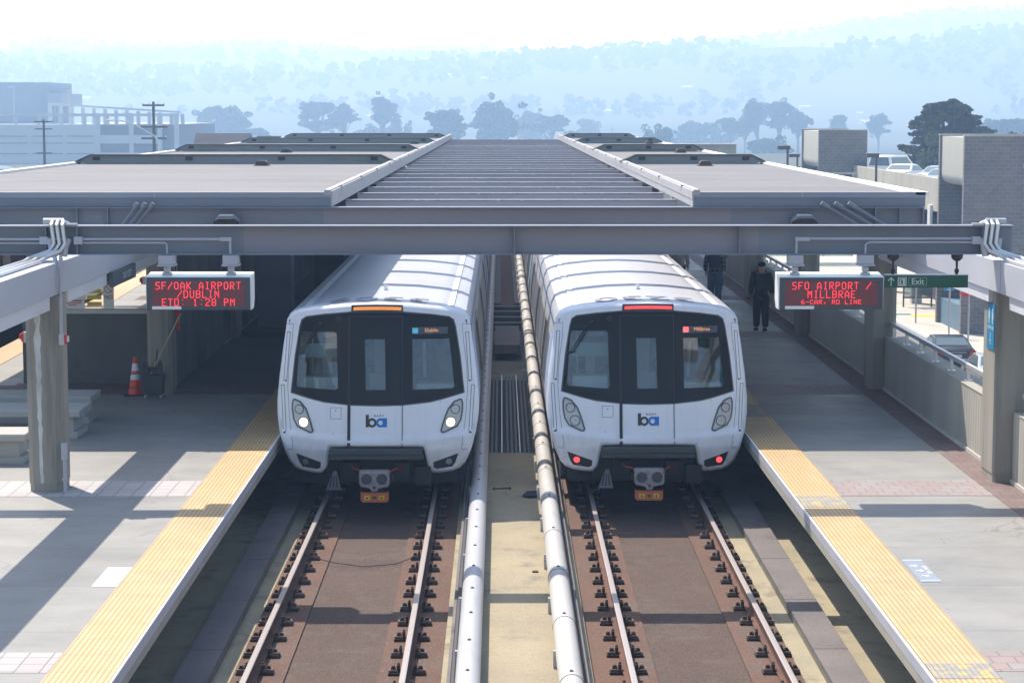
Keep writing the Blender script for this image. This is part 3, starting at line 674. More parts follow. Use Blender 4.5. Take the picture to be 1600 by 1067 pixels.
conduit_run(-1, -6.0, 'bundle of pale conduits bent over the beam above the stained left column')
conduit_run(1, 6.66, 'bundle of pale conduits bent over the right end of the beam')

# girders along the platforms
def girder(x0, x1, face, label):
    t = thing('platform_girder', label, 'girder', 'long pale girders over the platforms')
    s = 1 if face == x1 else -1
    segs = [(8, 18.0), (18.03, 28.2), (28.24, 38.0), (38.04, 47.7), (47.74, 57.4)]
    for i, (a, b) in enumerate(segs):
        g = MB(); g.box(x0, x1, a, b, 3.72, 4.15); g.build('upper_panel', 'fascia', t, bevel=.004)
        g = MB(); g.box(x0 + .04, x1 - .04, a + (.8 if a > 27 else 0), b - .35, 3.53, 3.718); g.build('lower_panel', 'fascia_white', t, bevel=.004)
    return t
girder(-6.62, -6.05, -6.05, 'pale grey girder on the left columns rising to the steel beam')
girder(6.83, 7.42, 6.83, 'pale grey girder on the right columns above the exit sign')
# bare channel on top: small pipes over left girder handled by conduits
# columns
def column(x, y, top, label, w=.46, d=.62, c=.07):
    t = thing('concrete_column', label, 'column', 'concrete columns under the girders', (x, y, PZ))
    pts = [(-w / 2 + c, -d / 2), (w / 2 - c, -d / 2), (w / 2, -d / 2 + c), (w / 2, d / 2 - c), (w / 2 - c, d / 2), (-w / 2 + c, d / 2), (-w / 2, d / 2 - c), (-w / 2, -d / 2 + c)]
    g = MB(); g.prism(pts, 2, .12, top - PZ); g.build('shaft', 'column', t)
    g = MB(); g.prism([(a * .96, b * .96) for a, b in pts], 2, 0.0, .119); g.build('base', 'column', t)
    return t
cL = column(-6.27, 28.42, 3.70, 'concrete column with a white mineral streak on the left platform')
column(-6.30, 38.25, 3.70, 'concrete column behind the orange cone and mop bucket')
for y, l in ((48.0, 'second column behind the mop bucket column, in deep shade'), (57.7, 'dark column far back on the left platform'), (67.4, 'farthest dark column on the left platform')): column(-6.3, y, 3.70, l)
cR = column(7.24, 29.18, 3.70, 'sunlit concrete column carrying the blue elevator sign', .62, .76, .035)
column(7.17, 38.95, 3.70, 'concrete column behind the green exit sign', .50, .7)
column(7.17, 48.4, 3.70, 'concrete column hidden partly behind the SFO AIRPORT sign', .50, .7)
column(7.12, 58.0, 3.70, 'concrete column just past the walker with the backpack', .50, .7)
column(7.12, 67.8, 3.70, 'farthest concrete column on the right platform', .50, .7)
# streak on left column
random.seed(3)
g = MB(); pts = []; L = []; Rr = []
for i in range(30):
    z = 2.42 * (1 - i / 29.0) + .13; wv = (.042 - .026 * i / 29) * (.6 + .8 * random.random()); cx = -.06 + .005 * math.sin(i * .7) + .014 * i / 29 + random.uniform(-.004, .004)
    L.append((cx - wv, z)); Rr.append((cx + wv, z))
for i in range(29):
    g.quad((L[i][0], -.3115, L[i][1]), (Rr[i][0], -.3115, Rr[i][1]), (Rr[i + 1][0], -.3115, Rr[i + 1][1]), (L[i + 1][0], -.3115, L[i + 1][1]))
g.build('mineral_streak', 'efflor', cL)
g = MB(); g.tube([(-5.98, 28.14, 4.2), (-5.98, 28.08, 4.25), (-5.985, 28.06, 4.1), (-5.99, 28.06, 3.18)], .022, 8); g.tube([(-6.08, 28.2, 4.22), (-6.05, 28.03, 4.0), (-6.06, 28.03, 3.72)], .03, 8)
tag(g.build('drop_conduit', 'steel_light', smooth=True), 'thin conduit running down the edge of the streaked left column', 'conduit')
g = MB(); g.box(-6.03, -5.96, 28.04, 28.14, 1.45, 1.68); g.tube([(-5.99, 28.08, 1.45), (-5.99, 28.08, .995)], .025, 8); g.tube([(-5.99, 28.08, 1.2), (-5.99, 28.08, 1.16)], .04, 8)
tag(g.build('outlet_box', 'steel_light', bevel=.004), 'small grey outlet box low on the streaked left column', 'outlet box')
def strobe(x, y, z, s, label):
    t = thing('alarm_strobe', label, 'alarm', 'red alarm strobes on columns', (x, y, z)); t.scale = (.8, .8, .8)
    g = MB(); g.box(-.045, .045, -.05, .05, -.09, .09); g.build('back_box', 'galv', t, bevel=.005)
    g = MB(); a, b = sorted((s * .047, s * .085)); g.box(a, b, -.045, .045, -.08, .08); g.build('strobe_body', 'red', t, bevel=.006)
    g = MB(); a, b = sorted((s * .0855, s * .12)); g.box(a, b, -.03, .03, -.04, .06); g.build('strobe_lens', 'offwhite' if s > 0 else 'red', t, bevel=.006)
strobe(-5.99, 28.09, 3.11, 1, 'red alarm strobe on the inner side of the streaked left column')
strobe(-6.54, 28.4, 3.11, -1, 'red alarm strobe on the outer side of the streaked left column')
strobe(-6.57, 38.1, 3.1, -1, 'red alarm strobe beside the left end of the SF/OAK sign')
t = thing('pull_station', 'red fire box on the column behind the mop handle', 'fire box', None, (-6.05, 38.35, 2.35))
g = MB(); g.box(0, .06, -.08, .08, -.2, .2); g.build('box_body', 'red', t, bevel=.008); g = MB(); g.tube([(.03, 0, .2), (.03, 0, 1.2)], .012, 6); g.build('riser_pipe', 'galv', t)

# LED signs
GL = {'S': '01111 10000 10000 01110 00001 00001 11110', 'F': '11111 10000 10000 11110 10000 10000 10000', '/': '00001 00001 00010 00100 01000 10000 10000',
 'O': '01110 10001 10001 10001 10001 10001 01110', 'A': '00100 01010 10001 10001 11111 10001 10001', 'K': '10001 10010 10100 11000 10100 10010 10001',
 'I': '01110 00100 00100 00100 00100 00100 01110', 'R': '11110 10001 10001 11110 10100 10010 10001', 'P': '11110 10001 10001 11110 10000 10000 10000',
 'T': '11111 00100 00100 00100 00100 00100 00100', 'D': '11110 10001 10001 10001 10001 10001 11110', 'U': '10001 10001 10001 10001 10001 10001 01110',
 'B': '11110 10001 10001 11110 10001 10001 11110', 'L': '10000 10000 10000 10000 10000 10000 11111', 'N': '10001 11001 10101 10101 10011 10001 10001',
 'E': '11111 10000 10000 11110 10000 10000 11111', ':': '00000 00100 00000 00000 00000 00100 00000', '1': '00100 01100 00100 00100 00100 00100 01110',
 '2': '01110 10001 00001 00110 01000 10000 11111', '8': '01110 10001 10001 01110 10001 10001 01110', 'M': '10001 11011 10101 10101 10001 10001 10001',
 '-': '00000 00000 00000 11111 00000 00000 00000', 'C': '01110 10001 10000 10000 10000 10001 01110', ',': '00000 00000 00000 00000 00110 00100 01000',
 '6': '00110 01000 10000 11110 10001 10001 01110', ' ': ' '.join(['00000'] * 7)}
def dots(s, cx, cz, chw, h, gap, y, fill=.74):
    # strokes between neighbouring lit dots give the hollow LED-segment lettering
    g = MB(); pw = chw / 5.0; ph = h / 7.0; tot = len(s) * chw + (len(s) - 1) * gap; x0 = cx - tot / 2; rr = min(pw, ph) * .5 * fill
    for ci, ch in enumerate(s):
        rows = GL[ch].split(); bx = x0 + ci * (chw + gap)
        lit = {(c, r) for r in range(7) for c in range(5) if rows[r][c] == '1'}
        P = lambda c, r: (bx + (c + .5) * pw, cz + h / 2 - (r + .5) * ph)
        for (c, r) in lit:
            px, pz = P(c, r); g.box(px - rr, px + rr, y - .003, y, pz - rr, pz + rr)
            for dc, dr in ((1, 0), (0, 1), (1, 1), (-1, 1)):
                if (c + dc, r + dr) in lit and not (dc and dr and ((c + dc, r) in lit or (c, r + dr) in lit)):
                    qx, qz = P(c + dc, r + dr); d = Vector((qx - px, qz - pz)).normalized(); nx, nz = -d.y * rr * .9, d.x * rr * .9
                    g.prism([(px + nx, pz + nz), (qx + nx, qz + nz), (qx - nx, qz - nz), (px - nx, pz - nz)], 1, y - .0028, y - .0004)
    return g
def led_sign(cx, z0, z1, w, lines, label, side, brx):
    t = thing('departure_sign', label, 'display sign', 'red LED departure signs hung from the steel beam')
    yf = 28.30; x0, x1 = cx - w / 2, cx + w / 2
    # enamel case deeper at top, leaning back below
    g = MB(); prof = [(yf, z1), (yf + .42, z1 + .035), (yf + .42, z0 + .12), (yf + .30, z0), (yf + .03, z0)]
    g.prism(prof, 0, x0, x1); g.build('case', 'whiteenamel', t, bevel=.004)
    g = MB(); g.box(x0 + .012, x1 - .012, yf - .022, yf - .001, z0 + .004, z1 - .012); g.build('front_frame', 'signframe', t, bevel=.003)
    px0, px1, pz0, pz1 = x0 + .085, x1 - .085, z0 + .058, z1 - .062
    g = MB(); g.box(px0, px1, yf - .026, yf - .0225, pz0, pz1); g.build('screen', 'ledpanel', t)
    for s, oy, cw, h, gp in lines:
        dots(s, (px0 + px1) / 2 + oy[0], pz1 - oy[1], cw, h, gp, yf - .0265).build('lettering', 'ledred', t)
    g = MB(); g.box(px0, px0 + .40, yf - .0245, yf - .0225, z0 + .012, z0 + .055); g.build('label_plate', 'white', t)
    for bx in brx:
        g = MB(); g.box(bx - .10, bx + .10, yf + .05, yf + .30, 4.11, 4.235); g.box(bx - .115, bx + .115, yf + .03, yf + .32, 4.085, 4.108); g.build('bracket_box', 'steel_light', t, bevel=.004)
        g = MB(); g.tube([(bx, yf + .17, 4.085), (bx, yf + .17, z1 + .02)], .035, 8); g.tube([(bx, yf + .17, z1 + .045), (bx, yf + .17, z1 + .01)], .07, 10); g.box(bx - .04, bx + .04, yf + .12, yf + .22, 4.0, 4.07); g.build('hanger_post', 'galv', t, bevel=.003)
led_sign(-4.15, 3.49, 3.95, 1.44, [('SF/OAK AIRPORT', (0, .060), .062, .108, .023), ('/DUBLIN', (.0, .176), .062, .108, .023), ('ETD: 1:28 PM', (0, .288), .062, .108, .023)],
         'red LED sign reading SF/OAK AIRPORT, hung above the left platform', 1, (-4.6, -3.72))
led_sign(4.53, 3.49, 3.945, 1.44, [('SFO AIRPORT /', (.0, .060), .062, .108, .023), ('MILLBRAE', (.0, .178), .062, .108, .023), ('6-CAR, RD LINE', (.0, .283), .046, .062, .014)],
         'red LED sign reading SFO AIRPORT, hung beside the green exit sign', -1, (4.05, 5.02))
# exit sign
t = thing('exit_sign', 'green hanging sign reading Exit with an up arrow', 'exit sign')
g = MB(); g.box(5.29, 6.43, 28.40, 28.50, 3.785, 3.955); g.build('panel', 'green', t, bevel=.004)
g = MB(); g.box(5.285, 6.435, 28.395, 28.505, 3.956, 3.966); g.build('top_trim', 'galv', t)
text('lettering', 'Exit', .115, 'signtext', t, (5.735, 28.396, 3.868), FR, extrude=.002, bold=.001)
g = MB(); y = 28.397
for a, b, c, d in ((5.61, 5.86, 3.815, 3.818), (5.61, 5.86, 3.922, 3.925), (5.61, 5.613, 3.818, 3.922), (5.857, 5.86, 3.818, 3.922)): g.box(a, b, y - .002, y, c, d)
g.build('border', 'signtext', t)
g = MB(); g.box(5.46, 5.58, y - .002, y, 3.81, 3.93); g.build('icon_plate', 'signtext', t)
g = MB(); g.box(5.475, 5.485, y - .004, y - .002, 3.82, 3.92); g.box(5.475, 5.568, y - .004, y - .002, 3.91, 3.92); g.box(5.56, 5.568, y - .004, y - .002, 3.82, 3.92)
g.prism([(5.50, 3.822), (5.51, 3.855), (5.50, 3.875), (5.51, 3.89), (5.525, 3.885), (5.535, 3.862), (5.525, 3.85), (5.54, 3.822), (5.53, 3.82), (5.518, 3.845), (5.508, 3.82)], 1, y - .004, y - .002)
g.prism(circ(5.505, 3.898, .008, 8), 1, y - .004, y - .002); g.build('icon', 'green', t)
g = MB(); g.box(5.363, 5.374, y - .002, y, 3.81, 3.91)
for s in (-1, 1): g.prism([(5.3685, 3.932), (5.3685 + s * .045, 3.885), (5.3685 + s * .036, 3.876), (5.3685, 3.914)], 1, y - .002, y)
g.build('arrow', 'signtext', t)
for x in (5.40, 6.28):
    g = MB(); g.tube([(x, 28.45, 4.24), (x, 28.45, 4.19), (x, 28.45, 4.16), (x, 28.45, 4.145), (x, 28.45, 4.05), (x, 28.45, 4.03), (x, 28.45, 4.0), (x, 28.45, 3.965)], [.085, .08, .05, .018, .015, .032, .032, .014], 10); g.build('hanger', 'black', t, smooth=True)
# elevator sign on right column inner face
t = thing('elevator_sign', 'blue elevator sign on the sunlit right column', 'sign')
g = MB(); g.box(6.915, 6.937, 28.86, 29.28, 2.86, 3.50); g.build('plate', 'skyblue', t, bevel=.003)
RF = (R(90), 0, R(-90))
g = MB(); x = 6.9145
for yy in (28.96, 29.16):
    g.prism(circ(yy, 3.42, .022, 10), 0, x - .002, x); g.box(x - .002, x, yy - .035, yy + .035, 3.29, 3.39); g.box(x - .002, x, yy - .022, yy + .022, 3.22, 3.29)
g.prism(circ(29.07, 3.07, .018, 10), 0, x - .002, x); g.box(x - .002, x, 29.06, 29.08, 2.94, 3.05); g.box(x - .002, x, 29.02, 29.12, 2.98, 2.995); g.box(x - .002, x, 29.02, 29.06, 2.93, 2.945)
g.build('pictogram', 'signtext', t)
text('lettering', 'ELEVATOR', .075, 'signtext', t, (6.9142, 29.07, 3.16), RF, extrude=.001, sx=.95)
# station name sign on left girder
t = thing('station_sign', 'dark hanging station sign reading DALY CITY on the left girder', 'sign')
g = MB(); g.box(-6.05, -5.99, 31.9, 33.9, 3.50, 3.73); g.build('board', 'signframe', t, bevel=.003)
text('lettering', 'DALY CITY', .15, 'signtext', t, (-5.986, 33.1, 3.61), (R(90), 0, R(90)), extrude=.001)

# ================================================================== left platform furniture
def bench(x0, x1, y0, y1, label):
    t = thing('concrete_bench', label, 'bench', 'concrete benches on the left platform')
    g = MB(); g.box(x0, x1, y0, y1, 1.34, 1.45); g.build('seat', 'bench', t, bevel=.01)
    for a, b in ((x0 + .12, x0 + .5), (x1 - .5, x1 - .12)):
        g = MB(); g.box(a, b, y0 + .1, y1 - .1, 1.1, 1.339); g.build('leg', 'bench', t); 
    g = MB(); g.box(x0 + .05, x1 - .05, y0 + .06, y1 - .06, .992, 1.099); g.build('plinth', 'bench', t)
bench(-9.9, -7.05, 30.35, 31.1, 'sunlit concrete bench left of the streaked column')
bench(-9.3, -6.74, 32.78, 33.75, 'middle concrete bench just behind the streaked column')
bench(-9.3, -6.88, 34.4, 35.3, 'rear concrete bench nearest the dark stair wall')
# stair enclosure
t = thing('stair_enclosure', 'dark stained concrete stair wall with pale top rail behind the benches', 'wall')
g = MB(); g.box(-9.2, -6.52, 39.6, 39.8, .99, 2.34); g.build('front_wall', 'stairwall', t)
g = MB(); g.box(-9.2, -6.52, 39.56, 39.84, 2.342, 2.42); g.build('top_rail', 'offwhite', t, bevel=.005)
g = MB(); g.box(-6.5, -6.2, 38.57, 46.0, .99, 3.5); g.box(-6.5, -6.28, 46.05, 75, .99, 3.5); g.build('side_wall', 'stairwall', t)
def sign_board(x0, x1, z0, z1, y, label):
    t = thing('warning_sign', label, 'sign', 'small warning signs above the stair wall')
    g = MB(); g.box(x0, x1, y, y + .01, z0, z1); g.build('board', 'white', t); return t
y = 39.54; t = sign_board(-8.45, -7.98, 2.44, 2.86, y, 'white sign with red prohibition circles above the stair wall')
def ring(cx, cz, r, y, th=.012):
    g = MB(); g.prism(circ(cx, cz, r, 20) + [circ(cx, cz, r, 20)[0]] + [circ(cx, cz, r - th, 20)[0]] + circ(cx, cz, r - th, 20)[::-1], 1, y - .002, y); 
    d = r * .68; g.prism([(cx - d, cz + d + .008), (cx - d - .008, cz + d), (cx + d, cz - d - .008), (cx + d + .008, cz - d)], 1, y - .003, y - .001); return g
ring(-8.33, 2.73, .085, y).build('prohibition_ring', 'red', t); ring(-8.12, 2.73, .085, y).build('prohibition_ring', 'red', t)
g = MB(); g.box(-8.40, -8.03, y - .002, y, 2.585, 2.61); g.box(-8.38, -8.05, y - .002, y, 2.545, 2.56); g.box(-8.3, -8.13, y - .002, y, 2.505, 2.52); g.build('print', 'red', t)
t = sign_board(-7.62, -7.42, 2.44, 2.92, y, 'narrow white NO sign with one red circle above the stair wall')
ring(-7.52, 2.82, .08, y).build('prohibition_ring', 'red', t); text('lettering', 'NO', .10, 'logoblack', t, (-7.52, y - .002, 2.66), FR, extrude=.001)
g = MB()
for z in (2.5, 2.62, 2.74, 2.86): g.box(-7.93, -7.66, y, y + .03, z, z + .07)
tag(g.build('yellow_notice', 'signyellow'), 'yellow striped notice between the two white signs', 'notice')
# kiosks deeper in the shade
g = MB(); g.box(-5.9, -5.1, 50, 51, .99, 3.6); tag(g.build('equipment_cabinet', 'steel'), 'tall grey cabinet in the shade of the left platform', 'cabinet')
g = MB(); g.box(-5.6, -4.8, 62, 63, .99, 2.6); g.box(-5.7, -4.7, 61.9, 63.1, 2.6, 2.66); tag(g.build('information_kiosk', 'darkgrey'), 'dark low kiosk behind the tall grey cabinet', 'kiosk')
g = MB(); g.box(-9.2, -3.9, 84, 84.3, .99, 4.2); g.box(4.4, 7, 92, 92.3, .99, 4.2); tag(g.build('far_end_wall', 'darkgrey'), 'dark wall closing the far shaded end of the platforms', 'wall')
# cone
t = thing('traffic_cone', 'orange traffic cone with white bands lettered BART', 'cone', None, (-6.76, 37.97, PZ))
def cone_seg(z0, z1, m, name, par, r0=.135, r1=.035, H=.68, n=20):
    f = lambda z: r0 + (r1 - r0) * z / H
    g = MB(); g.tube([(0, 0, z0), (0, 0, z1)], [f(z0), f(z1)], n); return g.build(name, m, par, smooth=True)
g = MB(); g.prism([(-.19, -.16), (-.16, -.19), (.16, -.19), (.19, -.16), (.19, .16), (.16, .19), (-.16, .19), (-.19, .16)], 2, 0, .03); g.build('base', 'black', t)
cone_seg(.03, .29, 'conered', 'cone_body', t); cone_seg(.291, .40, 'reflect', 'white_band', t); cone_seg(.401, .455, 'conered', 'cone_body', t); cone_seg(.456, .59, 'reflect', 'white_band', t); cone_seg(.591, .70, 'conered', 'cone_tip', t)
text('lettering', 'BART', .075, 'logoblack', t, (0, -.128, .15), (R(90) - .14, 0, 0), extrude=.001)
g = MB(); g.tube([(.085 * math.cos(a / 8 * math.pi * 2), .085 * math.sin(a / 8 * math.pi * 2), .40 + .012 * math.sin(a * 2.1)) for a in range(9)], .007, 6); g.build('cord', 'black', t)
# mop bucket
t = thing('mop_bucket', 'black wheeled mop bucket with wringer beside the orange cone', 'mop bucket', None, (-6.36, 37.6, PZ))
g = MB(); g.prism([(-.17, .07), (.17, .07), (.20, .42), (-.20, .42)], 1, -.14, .14); g.box(-.215, .215, -.155, .155, .42, .445); g.build('tub', 'bucket', t, bevel=.012)
g = MB(); g.prism([(-.17, .445), (-.05, .445), (-.05, .5), (-.09, .53), (-.10, .66), (-.15, .70), (-.17, .62)], 1, -.10, -.03); g.prism([(.17, .445), (.05, .445), (.05, .5), (.09, .53), (.10, .66), (.15, .70), (.17, .62)], 1, -.10, -.03); g.box(-.16, .16, -.02, .08, .445, .56); g.tube([(0.04, .05, .5), (.06, .08, .88)], .015, 6); g.build('wringer', 'bucket', t, bevel=.006)
for sx in (-.14, .14):
    for sy in (-.1, .1):
        g = MB(); g.tube([(sx - .015, sy, .035), (sx + .015, sy, .035)], .035, 10); g.build('caster', 'galv', t)
g = MB(); g.tube([(-6.44, 37.55, 1.35), (-5.90, 37.95, 2.50)], .014, 8); mh = g.build('mop', 'wood'); tag(mh, 'wooden mop handle leaning out of the black bucket', 'mop')

# ================================================================== right platform walls and rail
def parapet(y0, y1, label):
    t = thing('parapet_wall', label, 'wall', 'ribbed concrete parapet walls of the right platform')
    g = MB(); g.box(7.2, 7.55, y0, y1, .992, 1.985); g.build('wall_panel', 'ribwall', t)
    g = MB(); g.box(7.19, 7.56, y0, y1, 1.987, 2.0); g.build('coping', 'parapet', t)
    g = MB(); g.box(7.17, 7.198, y0, y1, .995, 1.05); g.build('kerb', 'smoothconc', t)
def handrail(y0, y1, label):
    t = thing('handrail', label, 'handrail', 'white handrails on the parapet')
    g = MB(); g.box(7.30, 7.36, y0, y1, 2.20, 2.27); g.build('top_rail', 'alum', t, bevel=.006)
    n = max(2, int((y1 - y0) / 1.25)); y = y0 + .25
    for i in range(n + 1):
        yy = y0 + .2 + (y1 - y0 - .4) * i / n; g = MB(); g.box(7.305, 7.355, yy - .025, yy + .025, 2.004, 2.2); g.box(7.27, 7.39, yy - .06, yy + .06, 2.0, 2.015); g.build('post', 'alum', t)
for y0, y1, a, b in ((29.52, 38.58, 'ribbed parapet wall between the elevator sign column and the exit sign column', 'white handrail in front of the black sedan'), (39.32, 48.02, 'ribbed parapet wall behind the SFO AIRPORT sign', 'handrail section behind the SFO AIRPORT sign'),
                    (48.78, 57.6, 'ribbed parapet wall beside the walker with the backpack', 'handrail beside the walker with the backpack'), (58.4, 67.4, 'far ribbed parapet wall past the walkers', 'far handrail past the walkers')):
    parapet(y0, y1, a); handrail(y0, y1, b)
parapet(10, 28.78, 'ribbed parapet wall in front of the elevator sign column, cut off at the picture edge'); handrail(10, 28.7, 'handrail end at the right picture edge')
# glass windscreen pieces beyond right platform
t = thing('glazed_screen', 'pale glazed canopy screen beyond the right handrail', 'screen')
g = MB()
for x in (8.5, 9.4, 10.3, 11.2): g.box(x - .03, x + .03, 66, 66.06, 1.6, 4.2)
g.box(8.4, 11.3, 66, 66.06, 2.4, 2.46); g.box(8.4, 11.3, 66, 66.06, 4.2, 4.26); g.build('frame', 'galv', t)
g = MB(); g.box(8.45, 11.25, 66.02, 66.03, 1.6, 4.2); g.build('pane', 'glass', t)
g = MB(); g.prism([(8, 60), (16, 60), (16, 100), (8, 100)], 2, 1.2, 1.4); struct(g.build('walkway_deck', 'sidewalk'))

# ================================================================== TRAINS
def FS(x, z):
    r = 0.0
    if z > 1.1: r = .2 * (z - 1.1)
    if z < .9: r += (.9 - z) * .25
    r -= .04 / (1 + math.exp(min(50, (z - 1.07 - .05 * x * x) / .018)))
    return .34 * (abs(x) / 1.6) ** 2.4 + r
OUT = [(0, 3.185), (.5, 3.168), (1.0, 3.115), (1.28, 3.06), (1.40, 3.0), (1.455, 2.9), (1.48, 2.72), (1.52, 2.45), (1.575, 2.03), (1.61, 1.64), (1.605, 1.40), (1.565, 1.15), (1.485, .86), (1.40, .66), (1.31, .565), (1.20, .52), (1.0, .495), (.875, .498), (.80, .60), (.725, .93)]
OUT = OUT + [(-x, z) for x, z in OUT[:0:-1]]
SCREEN = [(0, 3.035), (.40, 3.03), (.83, 2.99), (1.13, 2.945), (1.195, 2.90), (1.225, 2.80), (1.30, 2.33), (1.36, 1.775), (1.07, 1.70), (.84, 1.65), (.42, 1.61), (0, 1.60)]
SCREEN = SCREEN + [(-x, z) for x, z in SCREEN[-2:0:-1]]
WINL = [(-1.235, 2.66), (-1.215, 2.72), (-.68, 2.73), (-.64, 2.70), (-.617, 1.86), (-.653, 1.825), (-1.27, 1.855), (-1.29, 1.89), (-1.262, 2.33)]
WINC = [(-.19, 2.62), (.125, 2.62), (.14, 1.83), (-.175, 1.83)]
WINR = [(.558, 2.62), (1.144, 2.615), (1.225, 1.865), (1.193, 1.835), (.568, 1.83)]
HEAD = [(-1.362, 1.60), (-1.345, 1.665), (-1.31, 1.675), (-1.215, 1.64), (-1.118, 1.53), (-1.05, 1.357), (-1.0, 1.19), (-1.02, 1.155), (-1.06, 1.15), (-1.27, 1.235), (-1.335, 1.343), (-1.36, 1.49)]
FOG = [(-1.285, .82), (-.89, .69), (-.895, .60), (-.945, .575), (-1.19, .605), (-1.235, .67)]
mir = lambda P: [(-x, z) for x, z in P][::-1]
HW = [(.55, 1.42), (.75, 1.47), (.95, 1.52), (1.15, 1.565), (1.40, 1.603), (1.64, 1.608), (2.03, 1.575), (2.45, 1.52), (2.72, 1.485), (2.88, 1.46)]
def hw(z):
    for (a, b), (c, d) in zip(HW, HW[1:]):
        if a <= z <= c: return b + (d - b) * (z - a) / (c - a)
    return HW[0][1] if z < .55 else HW[-1][1]
BODY = [(x, z) for z, x in HW] + [(1.40, 3.0), (1.28, 3.055), (1.12, 3.07), (1.08, 3.10), (.95, 3.12), (.5, 3.166), (0, 3.183)]
def side_panel(g, s, y0, y1, z0, z1, off, m=0, nz=5):
    zs = [z0 + (z1 - z0) * i / nz for i in range(nz + 1)]
    for a, b in zip(zs, zs[1:]): g.quad((s * (hw(a) + off), y0, a), (s * (hw(a) + off), y1, a), (s * (hw(b) + off), y1, b), (s * (hw(b) + off), y0, b), m)
def train_car(t, y0, L, first):
    prof = BODY + [(-x, z) for x, z in BODY[-2::-1]]
    g = MB(); k = g.verts([(x, y0, z) for x, z in prof] + [(x, y0 + L, z) for x, z in prof]); n = len(prof)
    nroof = len(HW)
    for i in range(n):
        j = (i + 1) % n; zz = max(prof[i][1], prof[j][1]); 
        g.face([k + i, k + j, k + n + j, k + n + i], 1 if zz > 2.9 else (0 if i < n - 1 else 2))
    if not first: g.face([k + i for i in range(n)], 2)
    g.face([k + n + i for i in range(n)], 2)
    g.build('car_body', ['stainless', 'trainroof', 'under'], t, smooth=True)
    g = MB(); g.box(-1.36, 1.36, y0 + .3, y0 + L - .2, .18, .58); g.build('underframe', 'under', t)
    for s in (-1, 1):
        g = MB(); side_panel(g, s, y0 + .01, y0 + L, 2.74, 2.79, .004, 0, 3); side_panel(g, s, y0 + .01, y0 + 1.1, 1.0, 2.6, .004, 1, 5); g.build('blue_band', ['trainblue', 'trainpale'], t)
        doors = [y0 + 2.9, y0 + 9.6, y0 + 16.4]
        for d in doors:
            g = MB(); side_panel(g, s, d - .13, d, .95, 2.60, .012); side_panel(g, s, d + 1.37, d + 1.50, .95, 2.60, .012); side_panel(g, s, d + .67, d + .70, .95, 2.55, .010); side_panel(g, s, d - .08, d + 1.45, 2.52, 2.615, .014, 0, 1)
            g.build('door_seal', 'stainless', t)
            g = MB(); side_panel(g, s, d, d + .67, .95, 2.55, .008); side_panel(g, s, d + .70, d + 1.37, .95, 2.55, .008); g.build('door_leaf', 'sidedark', t)
        g = MB(); e = [y0 + .9] + [d + 1.45 for d in doors]; f2 = [d - .08 for d in doors] + [y0 + L - .4]
        for a, b in zip(e, f2): side_panel(g, s, a + .35, b - .35, 1.62, 2.45, .006)
        g.build('side_window', 'sideglass', t)
        g = MB()
        for z in (1.2, 1.28, 1.36, 1.44): side_panel(g, s, y0 + .9, y0 + L, z, z + .03, .010, 0, 1)
        g.build('side_rib', 'stainless', t)
        g = MB(); x = s * 1.19; g.box(x - .012, x + .012, y0 + .5, y0 + L, 3.064, 3.072); g.build('roof_seam', 'seam', t)
